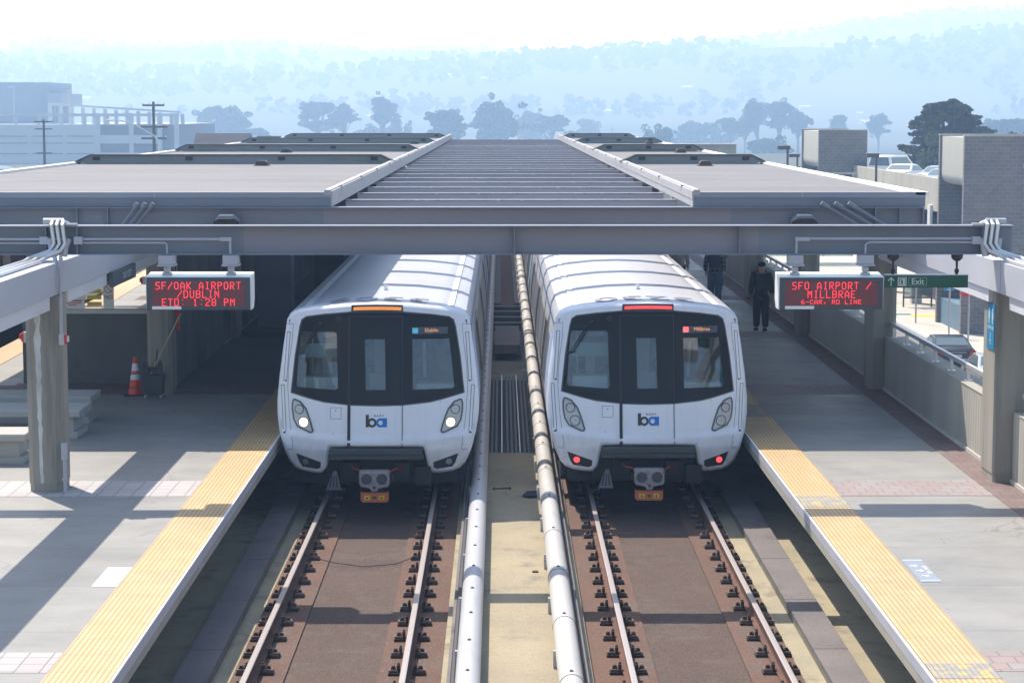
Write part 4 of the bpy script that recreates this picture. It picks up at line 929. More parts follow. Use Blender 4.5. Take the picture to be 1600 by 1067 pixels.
def make_train(cx, y0, label, headlit, icon, dest, number, ledm):
    t = thing('commuter_train', label, 'train', 'white commuter trains at the platforms', (cx, y0, 0))
    in0 = offset_poly(OUT, -.05); in1 = offset_poly(OUT, -.018)
    # nose: bent face and rounded rim
    poly_obj('front_panel', in0, 'trainwhite', t, FS, 0, 0, [SCREEN], .035)
    g = MB(); n = len(OUT); rings = []
    for P, d in ((in0, 0), (in1, .018), (OUT, .06), (OUT, .16)): rings.append(g.verts([(x, FS(x, z) + d, z) for x, z in P]))
    rings.append(g.verts([(x, .95, z) for x, z in OUT]))
    for a, b in zip(rings, rings[1:]):
        for j in range(n): g.face([a + j, a + (j + 1) % n, b + (j + 1) % n, b + j])
    g.build('nose_shell', 'trainwhite', t, smooth=True)
    poly_obj('windscreen_frame', offset_poly(SCREEN, .004), 'screenblack', t, FS, -.004, .05, [WINL, WINC, WINR], .12)
    for W in (WINL, WINC, WINR): poly_obj('window', W, 'glass', t, FS, .006, 0, (), .12)
    sc_o = offset_poly(SCREEN, .022); poly_obj('windscreen_trim', sc_o, 'seam2', t, FS, -.0015, .01, [offset_poly(SCREEN, .002)], .12)
    # interior
    g = MB(); g.box(-1.4, 1.4, 2.1, 2.15, .8, 2.95); g.box(-1.42, -1.38, .6, 2.1, .8, 2.9); g.box(1.38, 1.42, .6, 2.1, .8, 2.9); g.box(-1.4, 1.4, .5, 2.1, .98, 1.0); g.build('cab_interior', 'interior', t)
    g = MB(); g.box(-1.2, -.62, .62, 1.0, 1.72, 1.97); g.box(.6, 1.22, .62, 1.0, 1.72, 1.86); g.box(-.2, .2, 1.3, 1.36, 1.0, 1.95); g.build('console', 'interior_light', t, bevel=.02)
    g = MB(); g.box(-1.2, -.65, .55, .57, 2.30, 2.52); g.build('sun_visor', 'visor', t)
    g = MB(); g.tube([(-1.1, 1.2, 1.9), (-1.1, 1.2, 2.8)], .02, 8); g.tube([(.72, 1.2, 1.9), (.72, 1.0, 2.5)], .03, 8); g.box(-.95, -.80, 1.3, 1.45, 1.9, 2.4); g.box(-.55 + .4, -.05 + .2, 2.05, 2.09, 1.7, 2.5); g.box(-.95, -.66, 1.2, 1.24, 2.56, 2.62); g.build('cab_fitting', 'interior_light', t)
    # door lines
    g = poly_obj('door_seam', rect(-.462, -.414, .94, 1.605), 'black', t, FS, -.008, .01, ())
    poly_obj('door_seam', rect(-.452, -.430, 1.61, 2.98), 'seam', t, FS, -.008, .004); poly_obj('door_seam', rect(.398, .409, .94, 2.98), 'seam', t, FS, -.008, .004); poly_obj('door_seam', rect(-.418, .398, 1.598, 1.606), 'seam', t, FS, -.009, .004)
    poly_obj('door_seam', rect(-.43, .398, 2.965, 2.978), 'seam', t, FS, -.009, .004)
    # lights
    for P, s in ((HEAD, -1), (mir(HEAD), 1)):
        h = poly_obj('headlight', P, 'seam2', t, FS, -.012, .02)
        poly_obj('headlight_lens', offset_poly(P, -.026), 'lens', h, FS, -.018, .01)
        c1 = (s * 1.235, 1.515); c2 = (s * 1.163, 1.315)
        for (cx_, cz_), r, m in ((c1, .062, 'lampoff'), (c2, .072, headlit or 'lampoff')):
            poly_obj('lamp_ring', circ(cx_, cz_, r + .014), 'couplerface', h, FS, -.022, .01); poly_obj('lamp', circ(cx_, cz_, r), m, h, FS, -.03, .015)
        if headlit is None:
            for k in range(6): a = k * math.pi / 3; poly_obj('led_dot', circ(c2[0] + .038 * math.cos(a), c2[1] + .038 * math.sin(a), .015, 8), 'lens', h, FS, -.034, .005)
        for k in range(7): a = k * math.pi / 3; rr = .036 if k < 6 else 0; poly_obj('led_dot', circ(c1[0] + rr * math.cos(a), c1[1] + rr * math.sin(a), .014, 8), 'lens', h, FS, -.034, .005)
    for P, s in ((FOG, -1), (mir(FOG), 1)):
        h = poly_obj('tail_light', P, 'black', t, FS, -.008, .02)
        poly_obj('lamp', circ(s * 1.135, .692, .048), 'lampoff' if headlit else 'lampred', h, FS, -.02, .02)
    # header LED display, destination, camera, hatch, wiper, logo
    h = poly_obj('header_display', [(-.41, 3.055), (.41, 3.055), (.405, 3.15), (.2, 3.155), (0, 3.158), (-.2, 3.155), (-.405, 3.15)], 'black', t, FS, -.012, .03)
    g = MB()
    for r_ in range(4):
        for c_ in range(40):
            x = -.37 + c_ * .019 + (r_ % 2) * .0095; z = 3.082 + r_ * .0135 - .010 * (x / .4) ** 2; yv = FS(x, z) - .0135; g.box(x - .0055, x + .0055, yv - .002, yv, z - .0045, z + .0045)
    g.build('led_row', ledm, h)
    h = poly_obj('destination_display', rect(.55, 1.115, 2.695, 2.80), 'couplerface', t, FS, -.007, .004)
    poly_obj('line_icon', rect(.56, .645, 2.71, 2.79), icon, h, FS, -.010, .003)
    text('lettering', dest, .082, 'destorange', h, (.86, FS(.86, 2.75) - .012, 2.752), (R(90) - .2, 0, .15), extrude=.001)
    g = MB(); yv = FS(-.608, 2.93); g.tube([(-.608, yv, 2.925), (-.608, yv - .03, 2.925)], [.055, .048], 16); g.tube([(-.608, yv - .03, 2.925), (-.608, yv - .04, 2.925)], .02, 12); g.build('camera_dome', 'black', t, smooth=True)
    g = MB()
    for dx in (0, .045):
        a = (-.93 + dx, 2.86); b = (-1.25 + dx, 2.37); g.tube([(a[0], FS(*a) - .03, a[1]), (b[0], FS(*b) - .035, b[1])], .008, 6)
    g.tube([(-1.31, FS(-1.31, 2.36) - .03, 2.36), (-1.16, FS(-1.16, 2.40) - .03, 2.40)], .010, 6); g.tube([(-.93, FS(-.93, 2.86) - .02, 2.865), (-.85, FS(-.85, 2.87) - .02, 2.87)], .018, 8); g.build('wiper', 'rubber', t)
    h = poly_obj('hatch', rect(-.735, -.560, 1.378, 1.556), 'seam', t, FS, -.002, .004); poly_obj('hatch_door', rect(-.729, -.566, 1.384, 1.55), 'trainwhite', h, FS, -.005, .003); poly_obj('hatch_latch', circ(-.647, 1.51, .010, 8), 'seam', h, FS, -.008, .003)
    # logo: b bowl, a bowl with stems
    def ringp(cx_, cz_, r, ri, name, m, off): return poly_obj(name, circ(cx_, cz_, r, 28), m, t, FS, off, .002, [circ(cx_, cz_, ri, 20)])
    poly_obj('logo', rect(-.172, -.122, 1.257, 1.450), 'logoblack', t, FS, -.0045, .002); ringp(-.072, 1.325, .072, .036, 'logo', 'logoblack', -.0046)
    ringp(.062, 1.325, .072, .036, 'logo', 'logoblue', -.0052); poly_obj('logo', rect(.095, .163, 1.257, 1.395), 'logoblue', t, FS, -.0058, .002, [[(.0955 + .0005, 1.30), (.098, 1.325), (.096, 1.345)]])
    text('lettering', 'B A R T', .036, 'logoblack', t, (.038, FS(0, 1.43) - .005, 1.432), (R(90) - .2, 0, 0), extrude=.0008, bold=.001, sx=1.35)
    # corner panels with slots
    for s in (-1, 1):
        def mm(P): return P if s < 0 else mir(P)
        for P in ([(-1.44, 2.70), (-1.40, 2.70), (-1.452, 1.95), (-1.492, 1.95)], [(-1.535, 1.87), (-1.495, 1.87), (-1.455, 1.17), (-1.49, 1.15)]):
            h = poly_obj('marker_slot', mm(offset_poly(P, .008)), 'seam', t, FS, -.002, .003); poly_obj('slot_cover', mm(P), 'trainwhite', h, FS, -.006, .004)
        for P in ([(-1.478, 1.935), (-1.45, 1.935), (-1.448, 1.955), (-1.476, 1.955)], [(-1.49, 1.13), (-1.455, 1.135), (-1.453, 1.16), (-1.489, 1.15)]): poly_obj('slot_end', mm(P), 'black', t, FS, -.008, .004)
        pl = [(-1.50, 2.83), (-1.345, 2.84), (-1.36, 2.60), (-1.415, 2.2), (-1.43, 1.85), (-1.40, 1.4), (-1.335, .90), (-1.35, .875), (-1.43, .88)]
        for a, b in zip(pl, pl[1:]):
            dx, dz = b[0] - a[0], b[1] - a[1]; L = math.hypot(dx, dz); nx, nz = -dz / L * .003, dx / L * .003
            poly_obj('panel_seam', mm([(a[0] + nx, a[1] + nz), (b[0] + nx, b[1] + nz), (b[0] - nx, b[1] - nz), (a[0] - nx, a[1] - nz)]), 'seam2', t, FS, -.002, .002)
    # crease over the bumper
    # bumper, coupler
    g = MB(); g.box(-.74, .72, -.10, .6, .835, .925); g.box(-.755, .735, -.07, .6, .752, .834); g.build('bumper', 'bumper', t, bevel=.008)
    g = MB(); g.box(-.86, .84, .35, .8, .35, .75); g.box(-1.25, 1.25, .7, 1.2, .25, .5); g.box(-.55, -.3, .1, .35, .45, .68); g.box(.28, .52, .1, .35, .45, .68); g.build('underframe', 'under', t)
    c = MB(); c.prism([(-.25, .42), (-.25, .61), (-.23, .63), (.20, .63), (.22, .61), (.22, .42), (.19, .385), (.05, .36), (.03, .31), (-.06, .31), (-.08, .36), (-.22, .385)], 1, -.42, -.22); c = c.build('coupler', 'couplermetal', t, bevel=.006)
    for x in (-.135, .105): g = MB(); g.tube([(x, -.43, .51), (x, -.42, .51)], [.098, .104], 20); g.tube([(x, -.434, .51), (x, -.431, .51)], .085, 20, 1); g.build('coupler_face', ['couplermetal', 'couplerface'], c, smooth=True)
    g = MB(); g.disc((-.015, -.43, .375), .022, 10, .02); g.build('coupler_pin', 'black', c)
    for a in (-.3, .225): g = MB(); g.box(a, a + .045, -.35, -.2, .44, .56); g.build('coupler_bracket', 'black', c)
    g = MB(); g.box(-.215, .185, -.40, -.30, .135, .285); g.box(-.235, -.217, -.38, -.3, .15, .30); g.box(.187, .205, -.38, -.3, .15, .30); e = g.build('electric_coupler', 'orange', t, bevel=.008)
    for x in (-.13, .095): g = MB(); g.box(x - .043, x + .043, -.403, -.401, .175, .245); g.build('warning_plate', 'signyellow', e); g = MB(); g.prism([(x - .022, .19), (x + .022, .19), (x, .232)], 1, -.405, -.4035); g.build('symbol', 'logoblack', e)
    g = MB(); g.box(-.045, .015, -.403, -.401, .19, .23); g.build('centre_plate', 'couplerface', e)
    g = MB()
    for s in (-1, 1): g.tube([(s * .22, -.3, .60), (s * .30, -.2, .63), (s * .36, .0, .60), (s * .45, .2, .66)], .009, 6)
    g.build('cable', 'red', t)
    g = MB(); g.prism([(-.68, .57), (-.63, .57), (-.56, .27), (-.80, .27)], 1, -.05, -.03, 0); 
    for x in (-.74, -.68, -.62): g.prism([(x - .008 + (.66 + x) * -.5, .50), (x + .008 + (.66 + x) * -.5, .50), (x + .012, .31), (x - .012, .31)], 1, -.053, -.0505, 1)
    g.build('step_plate', ['stepmetal', 'seam'], t)
    g = MB(); g.prism([(.60, .62), (.85, .62), (.85, .33), (.60, .33)], 1, .05, .2); g.build('hose_box', 'under', t)
    # cars
    train_car(t, .95, 20.2, True); train_car(t, 21.8, 21, False); train_car(t, 43.4, 21, False)
    g = MB(); g.box(-1.3, 1.3, 21.1, 21.85, .4, 2.9); g.box(-1.3, 1.3, 42.7, 43.45, .4, 2.9); g.build('gangway', 'black', t)
    # number painted upside down on the roof
    h = text('lettering', number, 1.0, 'seam3', t, (0, 1.16, 3.192), (0, 0, math.pi), extrude=.001, sx=.84)
    me = h.data
    for v in me.vertices:
        v.co.z += -.068 * v.co.x ** 2
    g = MB(); g.tube([(0, 2.9, 3.2), (0, 2.9, 3.26)], .03, 8); g.box(-.03, .03, 2.8, 3.0, 3.2, 3.215); g.build('roof_antenna', 'trainwhite', t)
    g = MB(); 
    for s in (-1, 1): g.box(min(s * 1.1, s * 1.2), max(s * 1.1, s * 1.2), 1.0, 21, 3.071, 3.085)
    g.build('roof_rail', 'trainwhite', t)
    return t
make_train(-1.965, 32.25, 'white commuter train front with lit white headlights, amber header display, beside the left platform', 'lampwhite', 'ledcyan', 'Dublin', '3309', 'ledorange')
make_train(2.335, 32.40, 'white commuter train front with glowing red tail lamps, red header display, beside the right platform', None, 'ledred2', 'Millbrae', '3230', 'ledred2')
# third train far left
t = thing('parked_train', 'distant grey train glimpsed past the streaked column at the left picture edge', 'train')
g = MB(); g.box(-15.2, -12.2, 38, 62, 1.15, 3.3, 0); g.box(-15.1, -12.4, 38.2, 61.5, .3, 1.149, 1); g.box(-12.199, -12.19, 38, 62, 1.2, 1.5, 2); g.build('body', ['stainless', 'under', 'white'], t, bevel=.02)
g = MB()
for i in range(9): g.box(-12.2, -12.188, 39 + i * 2.5, 40.6 + i * 2.5, 2.0, 2.8)
g.build('window', 'screenblack', t)

# ================================================================== people
def skin_obj(name, nodes, edges, m, parent, levels=1):
    me = bpy.data.meshes.new(name); me.from_pydata([n[0] for n in nodes], edges, []); me.materials.append(M[m])
    o = bpy.data.objects.new(name, me); COL.objects.link(o); o.parent = parent
    sk = o.modifiers.new('skin', 'SKIN'); sv = me.skin_vertices[0] if me.skin_vertices else None
    if sv is None:
        bm = bmesh.new(); bm.from_mesh(me); bm.verts.layers.skin.verify(); bm.to_mesh(me); bm.free(); sv = me.skin_vertices[0]
    for i, n in enumerate(nodes):
        r = n[1]; sv.data[i].radius = r if isinstance(r, tuple) else (r, r); sv.data[i].use_root = (i == 0)
    sk.use_smooth_shade = True
    ss = o.modifiers.new('s', 'SUBSURF'); ss.levels = levels; ss.render_levels = levels
    return o
def person(x, y, h, rz, label, jacket, trousers, hairm, pack, stride=.16, cap=None, bag=None):
    hairm = hairm
    t = thing('person', label, 'person', None, (x, y, PZ), rz); k = h / 1.72
    V = lambda a, b, c: (a * k, b * k, c * k)
    sf, sb = stride, -stride
    hips = V(0, 0, .92)
    # body: pelvis, spine, head, arms with hands, legs with feet
    N = [(hips, .06), (V(0, 0, 1.15), (.10, .07)), (V(0, .0, 1.38), (.13, .08)), (V(0, .0, 1.46), .07), (V(0, .015, 1.50), .065), (V(0, .02, 1.60), (.10, .115)), (V(0, .02, 1.675), (.085, .10))]
    E = [(0, 1), (1, 2), (2, 3), (3, 4), (4, 5), (5, 6)]
    arms = []
    for s, sw in ((-1, .10), (1, -.10)):
        b = len(N); N += [(V(s * .17, 0, 1.40), .055), (V(s * .22, sw * .2, 1.15), .042), (V(s * .235, sw, .92), .032), (V(s * .235, sw * 1.15, .86), (.022, .038)), (V(s * .23, sw * 1.2, .78), (.014, .02))]
        E += [(2, b), (b, b + 1), (b + 1, b + 2), (b + 2, b + 3), (b + 3, b + 4)]; arms.append(b)
        for q in (-.02, 0, .02): i = len(N); N.append((V(s * .235, sw * 1.2 + q, .755), .009)); E.append((b + 3, i))
        i = len(N); N.append((V(s * .205, sw * 1.2 + .035, .82), .010)); E.append((b + 2, i))
    legs = []
    for s, st in ((-1, sf), (1, sb)):
        b = len(N); N += [(V(s * .08, 0, .82), .06), (V(s * .09, st * .6 + .03, .48), .05), (V(s * .09, st, .10), .036), (V(s * .10, st + .12, .04), .035)]
        E += [(0, b), (b, b + 1), (b + 1, b + 2), (b + 2, b + 3)]; legs.append(b)
    skin_obj('body', N, E, 'skin', t)
    # jacket
    J = [(V(0, 0, .78), (.17, .135)), (V(0, 0, .93), (.175, .14)), (V(0, 0, 1.15), (.175, .135)), (V(0, 0, 1.36), (.20, .14)), (V(0, 0, 1.47), .10)]
    JE = [(0, 1), (1, 2), (2, 3), (3, 4)]
    for s, sw in ((-1, .10), (1, -.10)):
        b = len(J); J += [(V(s * .19, 0, 1.39), .088), (V(s * .235, sw * .2, 1.15), .075), (V(s * .25, sw * .95, .90), .062)]; JE += [(3, b), (b, b + 1), (b + 1, b + 2)]
    skin_obj('jacket', J, JE, jacket, t)
    T = [(V(0, 0, 1.0), (.16, .125))]; TE = []
    for s, st in ((-1, sf), (1, sb)):
        b = len(T); T += [(V(s * .09, 0, .82), .125), (V(s * .095, st * .6 + .03, .48), .10), (V(s * .095, st, .09), .082)]; TE += [(0, b), (b, b + 1), (b + 1, b + 2)]
    skin_obj('trousers', T, TE, trousers, t)
    skin_obj('hair', [(V(0, -.02, 1.56), (.095, .085)), (V(0, -.01, 1.65), (.115, .125)), (V(0, .01, 1.70), (.10, .11))], [(0, 1), (1, 2)], hairm, t)
    for s, st in ((-1, sf), (1, sb)):
        skin_obj('shoe', [(V(s * .09, st - .05, .045), (.06, .06)), (V(s * .095, st + .06, .045), (.062, .052)), (V(s * .10, st + .16, .035), (.055, .038))], [(0, 1), (1, 2)], 'cloth_black', t)
        g = MB(); g.box((s * .095 - .045) * k, (s * .095 + .045) * k, (st - .08) * k, (st + .18) * k, 0, .018); g.build('sole', 'offwhite', t)
    if pack:
        g = MB(); g.box(-.15 * k, .15 * k, -.27 * k, -.10 * k, 1.02 * k, 1.43 * k); g.box(-.11 * k, .11 * k, -.31 * k, -.272 * k, 1.05 * k, 1.22 * k); g.build('backpack', 'pack', t, bevel=.04)
        g = MB()
        for s in (-1, 1): g.tube([V(s * .09, -.12, 1.42), V(s * .10, -.02, 1.50), V(s * .11, .12, 1.40), V(s * .12, .13, 1.2)], .02, 6)
        g.build('strap', 'pack', t)
    if cap: skin_obj('cap', [(V(0, .0, 1.69), (.088, .095)), (V(0, .01, 1.74), (.07, .08))], [(0, 1)], cap, t)
    if bag:
        g = MB(); g.box(-.32 * k, -.10 * k, -.05, .12, .85 * k, 1.1 * k); g.build('shoulder_bag', bag, t, bevel=.03)
    return t
person(6.18, 49.0, 1.68, .06, 'walker in dark clothes with a black backpack seen from behind', 'cloth_black', 'cloth_black', 'hair', True, .08)
person(5.75, 55.6, 1.74, -.1, 'person in a dark plaid jacket with a dark backpack', 'plaid', 'denim', 'hair', True, .12, 'brown')
person(6.35, 60.8, 1.70, .0, 'person in a dark red top striding past the plaid jacket', 'cloth_red', 'denim', 'hair', False, .30)
person(5.05, 58.6, 1.66, .3, 'person in a beige jacket left of the plaid jacket', 'cloth_beige', 'cloth_black', 'hair', False, .1)
person(5.35, 62.6, 1.7, 0, 'person in navy clothes behind the beige and plaid jackets', 'cloth_navy', 'cloth_black', 'hair', False, .15)

# ================================================================== cars
def car(x, y, z, rz, body, label, L=4.6, W=1.78, H=1.45, van=False, group=None):
    t = thing('parked_car', label, 'car', group, (x, y, z), rz)
    hl = L / 2
    if van: top = [(-hl * .96, .75), (-hl * .92, 1.1), (-hl * .86, H * .97), (-hl * .5, H), (hl * .25, H * .98), (hl * .62, 1.05), (hl * .97, .85), (hl, .6)]
    else: top = [(-hl, .62), (-hl * .97, 1.0), (-hl * .62, 1.08), (-hl * .32, H * .98), (0, H), (hl * .2, H * .96), (hl * .52, 1.02), (hl * .93, .82), (hl, .55)]
    prof = [(-hl, .3), (-hl * 1.01, .5)] + top + [(hl, .28)]
    def sec(prof_, wf): return [(wf(zz), yy, zz) for yy, zz in prof_]
    g = MB(); n = len(prof)
    wf = lambda zz: W / 2 * (1.0 if zz < .95 else 1 - .24 * (zz - .95) / (H - .95)) * (.97 if zz < .4 else 1)
    a = g.verts([(-wf(q[1]), q[0], q[1]) for q in prof]); b = g.verts([(wf(q[1]), q[0], q[1]) for q in prof])
    for i in range(n): g.face([a + i, a + (i + 1) % n, b + (i + 1) % n, b + i])
    g.face([a + i for i in range(n)]); g.face([b + i for i in range(n)])
    g.build('body', body, t, bevel=.035, smooth=True)
    # glasshouse
    gl = MB(); 
    if van: side = [(-hl * .80, 1.08), (-hl * .78, H * .92), (hl * .18, H * .92), (hl * .48, 1.08)]
    else: side = [(-hl * .52, 1.06), (-hl * .28, H * .93), (hl * .16, H * .92), (hl * .40, 1.05)]
    for s in (-1, 1):
        k = gl.verts([(s * (wf(q[1]) + .006), q[0], q[1]) for q in side]); gl.face([k, k + 1, k + 2, k + 3])
    def between(p, q, f): return (p[0] + (q[0] - p[0]) * f, p[1] + (q[1] - p[1]) * f)
    if van: rearp, frontp = (top[1], top[2]), (top[4], top[5])
    else: rearp, frontp = (top[2], top[3]), (top[5], top[6])
    for (p, q), d in ((rearp, -1), (frontp, 1)):
        p1 = between(p, q, .1); q1 = between(p, q, .88)
        dy, dz = q1[0] - p1[0], q1[1] - p1[1]; LL = math.hypot(dy, dz); ny, nz = (-dz / LL, dy / LL) 
        if (ny * d) < 0: ny, nz = -ny, -nz
        if nz < 0 and not van: ny, nz = -ny, -nz
        o = .012
        gl.quad((-wf(p1[1]) * .88, p1[0] + ny * o, p1[1] + nz * o), (wf(p1[1]) * .88, p1[0] + ny * o, p1[1] + nz * o), (wf(q1[1]) * .86, q1[0] + ny * o, q1[1] + nz * o), (-wf(q1[1]) * .86, q1[0] + ny * o, q1[1] + nz * o))
    gl.build('window', 'carglass', t)
    for sx in (-1, 1):
        for sy in (-.62, .62):
            cx_ = sx * (W / 2 - .1); g = MB(); g.tube([(cx_ - .10, sy * hl, .32), (cx_ + .115, sy * hl, .32)], .32, 18); wh = g.build('wheel', 'tyre', t, smooth=True)
            g = MB(); o = sx * .118; g.tube([(cx_ + o, sy * hl, .32), (cx_ + o + sx * .01, sy * hl, .32)], .2, 14); g.build('rim', 'rim', wh)
        g = MB(); g.prism([(sx * W / 2 * .62, .78), (sx * W / 2 * .97, .80), (sx * W / 2 * .98, .98), (sx * W / 2 * .70, .95)], 1, -hl * 1.012, -hl * .95); g.build('tail_light', 'taillight', t)
        g = MB(); g.prism([(sx * W / 2 * .62, .62), (sx * W / 2 * .97, .64), (sx * W / 2 * .98, .78), (sx * W / 2 * .70, .76)], 1, hl * .96, hl * 1.008); g.build('headlight', 'lens', t)
        g = MB(); a_, b_ = sorted((sx * W / 2 * 1.0, sx * (W / 2 + .18))); g.box(a_, b_, hl * .35, hl * .35 + .12, .95, 1.08); g.build('mirror', body, t, bevel=.02)
    g = MB(); g.box(-.26, .26, -hl * 1.02, -hl * 1.012, .68, .82); g.build('number_plate', 'offwhite', t)
    g = MB(); g.box(-.45, .45, -hl * 1.016, -hl * 1.008, .90, .93); g.build('trim', 'rim', t)
    g = MB(); g.box(-W / 2 * .9, W / 2 * .9, -hl * 1.02, -hl * .9, .3, .42); g.build('rear_bumper', 'black', t)
    return t
car(19.75, 91.0, -5.06, -.05, 'carblack', 'black sedan seen from behind, driving along the kerb below the platform')
car(20.1, 84.0, -5.06, -.05, 'carsilver', 'silver car following the black sedan, half hidden by the right column')
DZ = 1.45
for i, (x, y, rz, body, van, l) in enumerate(((26.3, 139.0, -.62, 'carwhite', True, 'white van on the parking deck beside the smaller brick tower'), (25.5, 131.0, -.5, 'carwhite', False, 'white car in front of the white van on the parking deck'),
        (26.9, 126.5, -.55, 'carsilver', False, 'silver car between the white and the pale blue car on the deck'), (25.9, 120.5, -.5, 'carblue', False, 'pale blue car on the deck near the large brick tower'), (25.6, 114.5, -.5, 'carwhite', False, 'white car half hidden behind the large brick tower'))):
    car(x, y, DZ, rz, body, l, van=van, H=1.85 if van else 1.45, L=5.0 if van else 4.5, group='cars parked on the deck')

# ================================================================== right background
def tower(x0, x1, y0, y1, z1, label, zb=-5.0):
    t = thing('brick_tower', label, 'tower', 'block stair towers by the parking deck'); th = .3
    g = MB(); g.box(x0, x1, y0, y0 + th, zb, z1); g.build('front_wall', 'block', t)
    g = MB(); g.box(x0, x1, y1 - th, y1, zb, z1); g.build('rear_wall', 'block', t)
    g = MB(); g.box(x1 - th, x1 - .001, y0 + th, y1 - th, zb, z1 - .02); g.build('side_wall', 'block', t)
    # curved concrete spandrel
    zs = z1 - 2.0; pr = [(x0 + .10, z1 - .05), (x0 + .10, zs), (x0 + .14, zs - .25), (x0 + .30, zs - .45), (x0 + .6, zs - .55), (x0 + 1.6, zs - .58), (x0 + 1.6, z1 - .05)]
    g = MB(); g.prism(pr, 1, y0 + th, y1 - th); g.build('curved_spandrel', 'smoothconc', t, smooth=True)
    for ya in (y0 - .02, y1 - th - .02): g = MB(); g.box(x0 - .02, x1 + .02, ya, ya + th + .04, z1, z1 + .06); g.build('coping', 'smoothconc', t)
    g = MB(); g.box(x0 + 1.2, x0 + 1.3, y0 + th + .01, y1 - th - .01, zb, zs - .6); g.build('inner_wall', 'wallblue', t)
    return t
tw = tower(23.1, 32, 103.5, 109.6, 4.95, 'large grey block stair tower at the right picture edge')
g = MB(); g.box(26.05, 27.8, 103.40, 103.49, 3.35, 3.62); g.build('wall_light', 'galv', tw)
g = MB(); g.box(23.3, 24.3, 103.8, 109.3, -5.0, -3.6); g.build('stair_balustrade', 'wallblue', tw)
tower(21.25, 24.5, 139, 147, 4.92, 'smaller grey block stair tower left of the parked white van')
t = thing('parking_deck', 'concrete parking deck with stained parapet between the two block towers', 'parking structure')
g = MB(); g.box(23.6, 23.85, 109.62, 138.98, .8, 2.58); g.build('parapet', 'rampconc', t)
g = MB(); g.box(23.86, 60, 109.7, 175, .7, DZ - .01); g.build('deck_slab', 'smoothconc', t)
g = MB()
for y in (112, 120, 128, 136): g.box(23.9, 24.5, y, y + .6, -5.0, .7)
g.build('support', 'smoothconc', t)
g = MB(); g.box(23.45, 23.6, 113.2, 113.9, -1.2, 1.1); g.build('downpipe_box', 'offwhite', t)
# deck lamp posts
for x, y, z0, h, l in ((17.24, 125, -5.1, 9.0, 'brown box lamp post nearest the canopy end'), (21.4, 150, -5.1, 8.0, 'brown low box lamp behind the smaller block tower'), (22.05, 122, -5.1, 8.6, 'brown box lamp post in front of the white van')):
    t = thing('lamp_post', l, 'lamp post', 'brown box lamps on the deck', (x, y, z0))
    g = MB(); g.box(-.06, .06, -.06, .06, 0, h); g.build('post', 'brown', t); g = MB(); g.box(-.6, .14, -.2, .2, h, h + .23); g.build('lamp_head', 'brown', t, bevel=.02); g = MB(); g.box(-.61, .15, -.21, .21, h + .231, h + .26); g.build('cap', 'smoothconc', t)
# street furniture below
for x, y, l, bl in ((21.95, 109, 'bare grey sign pole by the painted kerb', 0), (22.2, 102, 'pole with a blue accessible parking sign', 1), (21.8, 96, 'pole with a red sign in front of the block tower', 2)):
    t = thing('sign_pole', l, 'sign pole', 'sign poles along the kerb', (x, y, -4.94))
    g = MB(); g.tube([(0, 0, 0), (0, 0, 3.9 if bl == 0 else 2.75)], .045, 8); g.build('pole', 'galv', t)
    if bl == 1:
        g = MB(); g.box(-.3, .2, -.03, 0, 2.3, 2.8); p = g.build('sign_plate', 'signblue', t, bevel=.01)
        g = MB(); g.prism(circ(-.06, 2.72, .03, 8), 1, -.034, -.031); g.box(-.08, -.05, -.034, -.031, 2.58, 2.69); g.prism(circ(-.05, 2.53, .075, 14) , 1, -.034, -.031); g.box(-.13, .03, -.034, -.031, 2.36, 2.40); g.build('symbol', 'white', p)
    elif bl == 2: g = MB(); g.prism([(-.5, 2.75), (.3, 2.75), (.1, 2.55), (-.3, 2.55)], 1, -.03, 0); g.build('sign_plate', 'red', t)
    else: g = MB(); g.box(-.03, .03, -.02, 0, 3.85, 3.9); g.build('cap', 'galv', t)
t = thing('bus_shelter', 'grey glazed shelter panel beyond the exit sign', 'shelter', None, (23.0, 118, -4.94))
g = MB(); g.box(0, .08, -.05, .05, 0, 2.6); g.box(1.6, 1.68, -.05, .05, 0, 2.6); g.box(0, 1.68, -.05, .05, .5, .58); g.build('frame', 'brown', t); g = MB(); g.box(.08, 1.6, -.01, .01, .58, 2.6); g.build('pane', 'glass', t)
g = MB(); g.box(20.6, 21.1, 114, 126, -5.05, -4.9, 0); g.box(20.2, 22.6, 113.4, 113.9, -5.05, -4.92, 0); g.box(22.4, 24.2, 112.3, 113.2, -4.94, -4.93, 1)
struct(g.build('painted_kerb', ['skyblue', 'signyellow']))
g = MB(); g.tube([(19.7, 124, -5), (19.7, 124, -3.9)], .12, 10); tag(g.build('bollard', 'signyellow'), 'yellow bollard behind the exit sign', 'bollard')
g = MB(); g.box(12.5, 17.2, 152, 153, -5, 3.75); g.box(12.5, 17.2, 151.8, 153.2, 3.75, 3.82); tag(g.build('low_concrete_building', 'rampconc'), 'low concrete building end just behind the canopy right edge', 'building')

# ================================================================== left background
t = thing('parking_garage', 'large hazy multi storey parking garage at the left', 'parking garage', None, (0, 450, -3.1)); t.scale = (1.5, 1.5, 1.5)
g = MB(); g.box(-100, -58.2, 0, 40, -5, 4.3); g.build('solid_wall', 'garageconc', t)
g = MB()
for z in (.62, -1.0 + 4.2 - .35, -1.9): pass
for x0, x1 in ((-72.8, -68.2), (-67.6, -63.2), (-62.6, -58.7)):
    for z in (2.55, 1.55, .05): g.box(x0, x1, -.06, -.001, z, z + .13)
g.build('wall_slot', 'garagedark', t)
g = MB(); g.box(-58.1, -46.6, .6, 39, -5, 4.2); g.build('dark_bay', 'garagedark', t)
g = MB()
for z0, z1 in ((1.55, 2.75), (-1.2, .25)): g.box(-58.0, -49.5, 0, .55, z0, z1)
for x in (-58.1, -53.3, -49.2, -46.8): g.box(x - .3, x + .3, -.1, .55, -5, 5.9)
g.build('frame', 'garageconc', t)
g = MB()
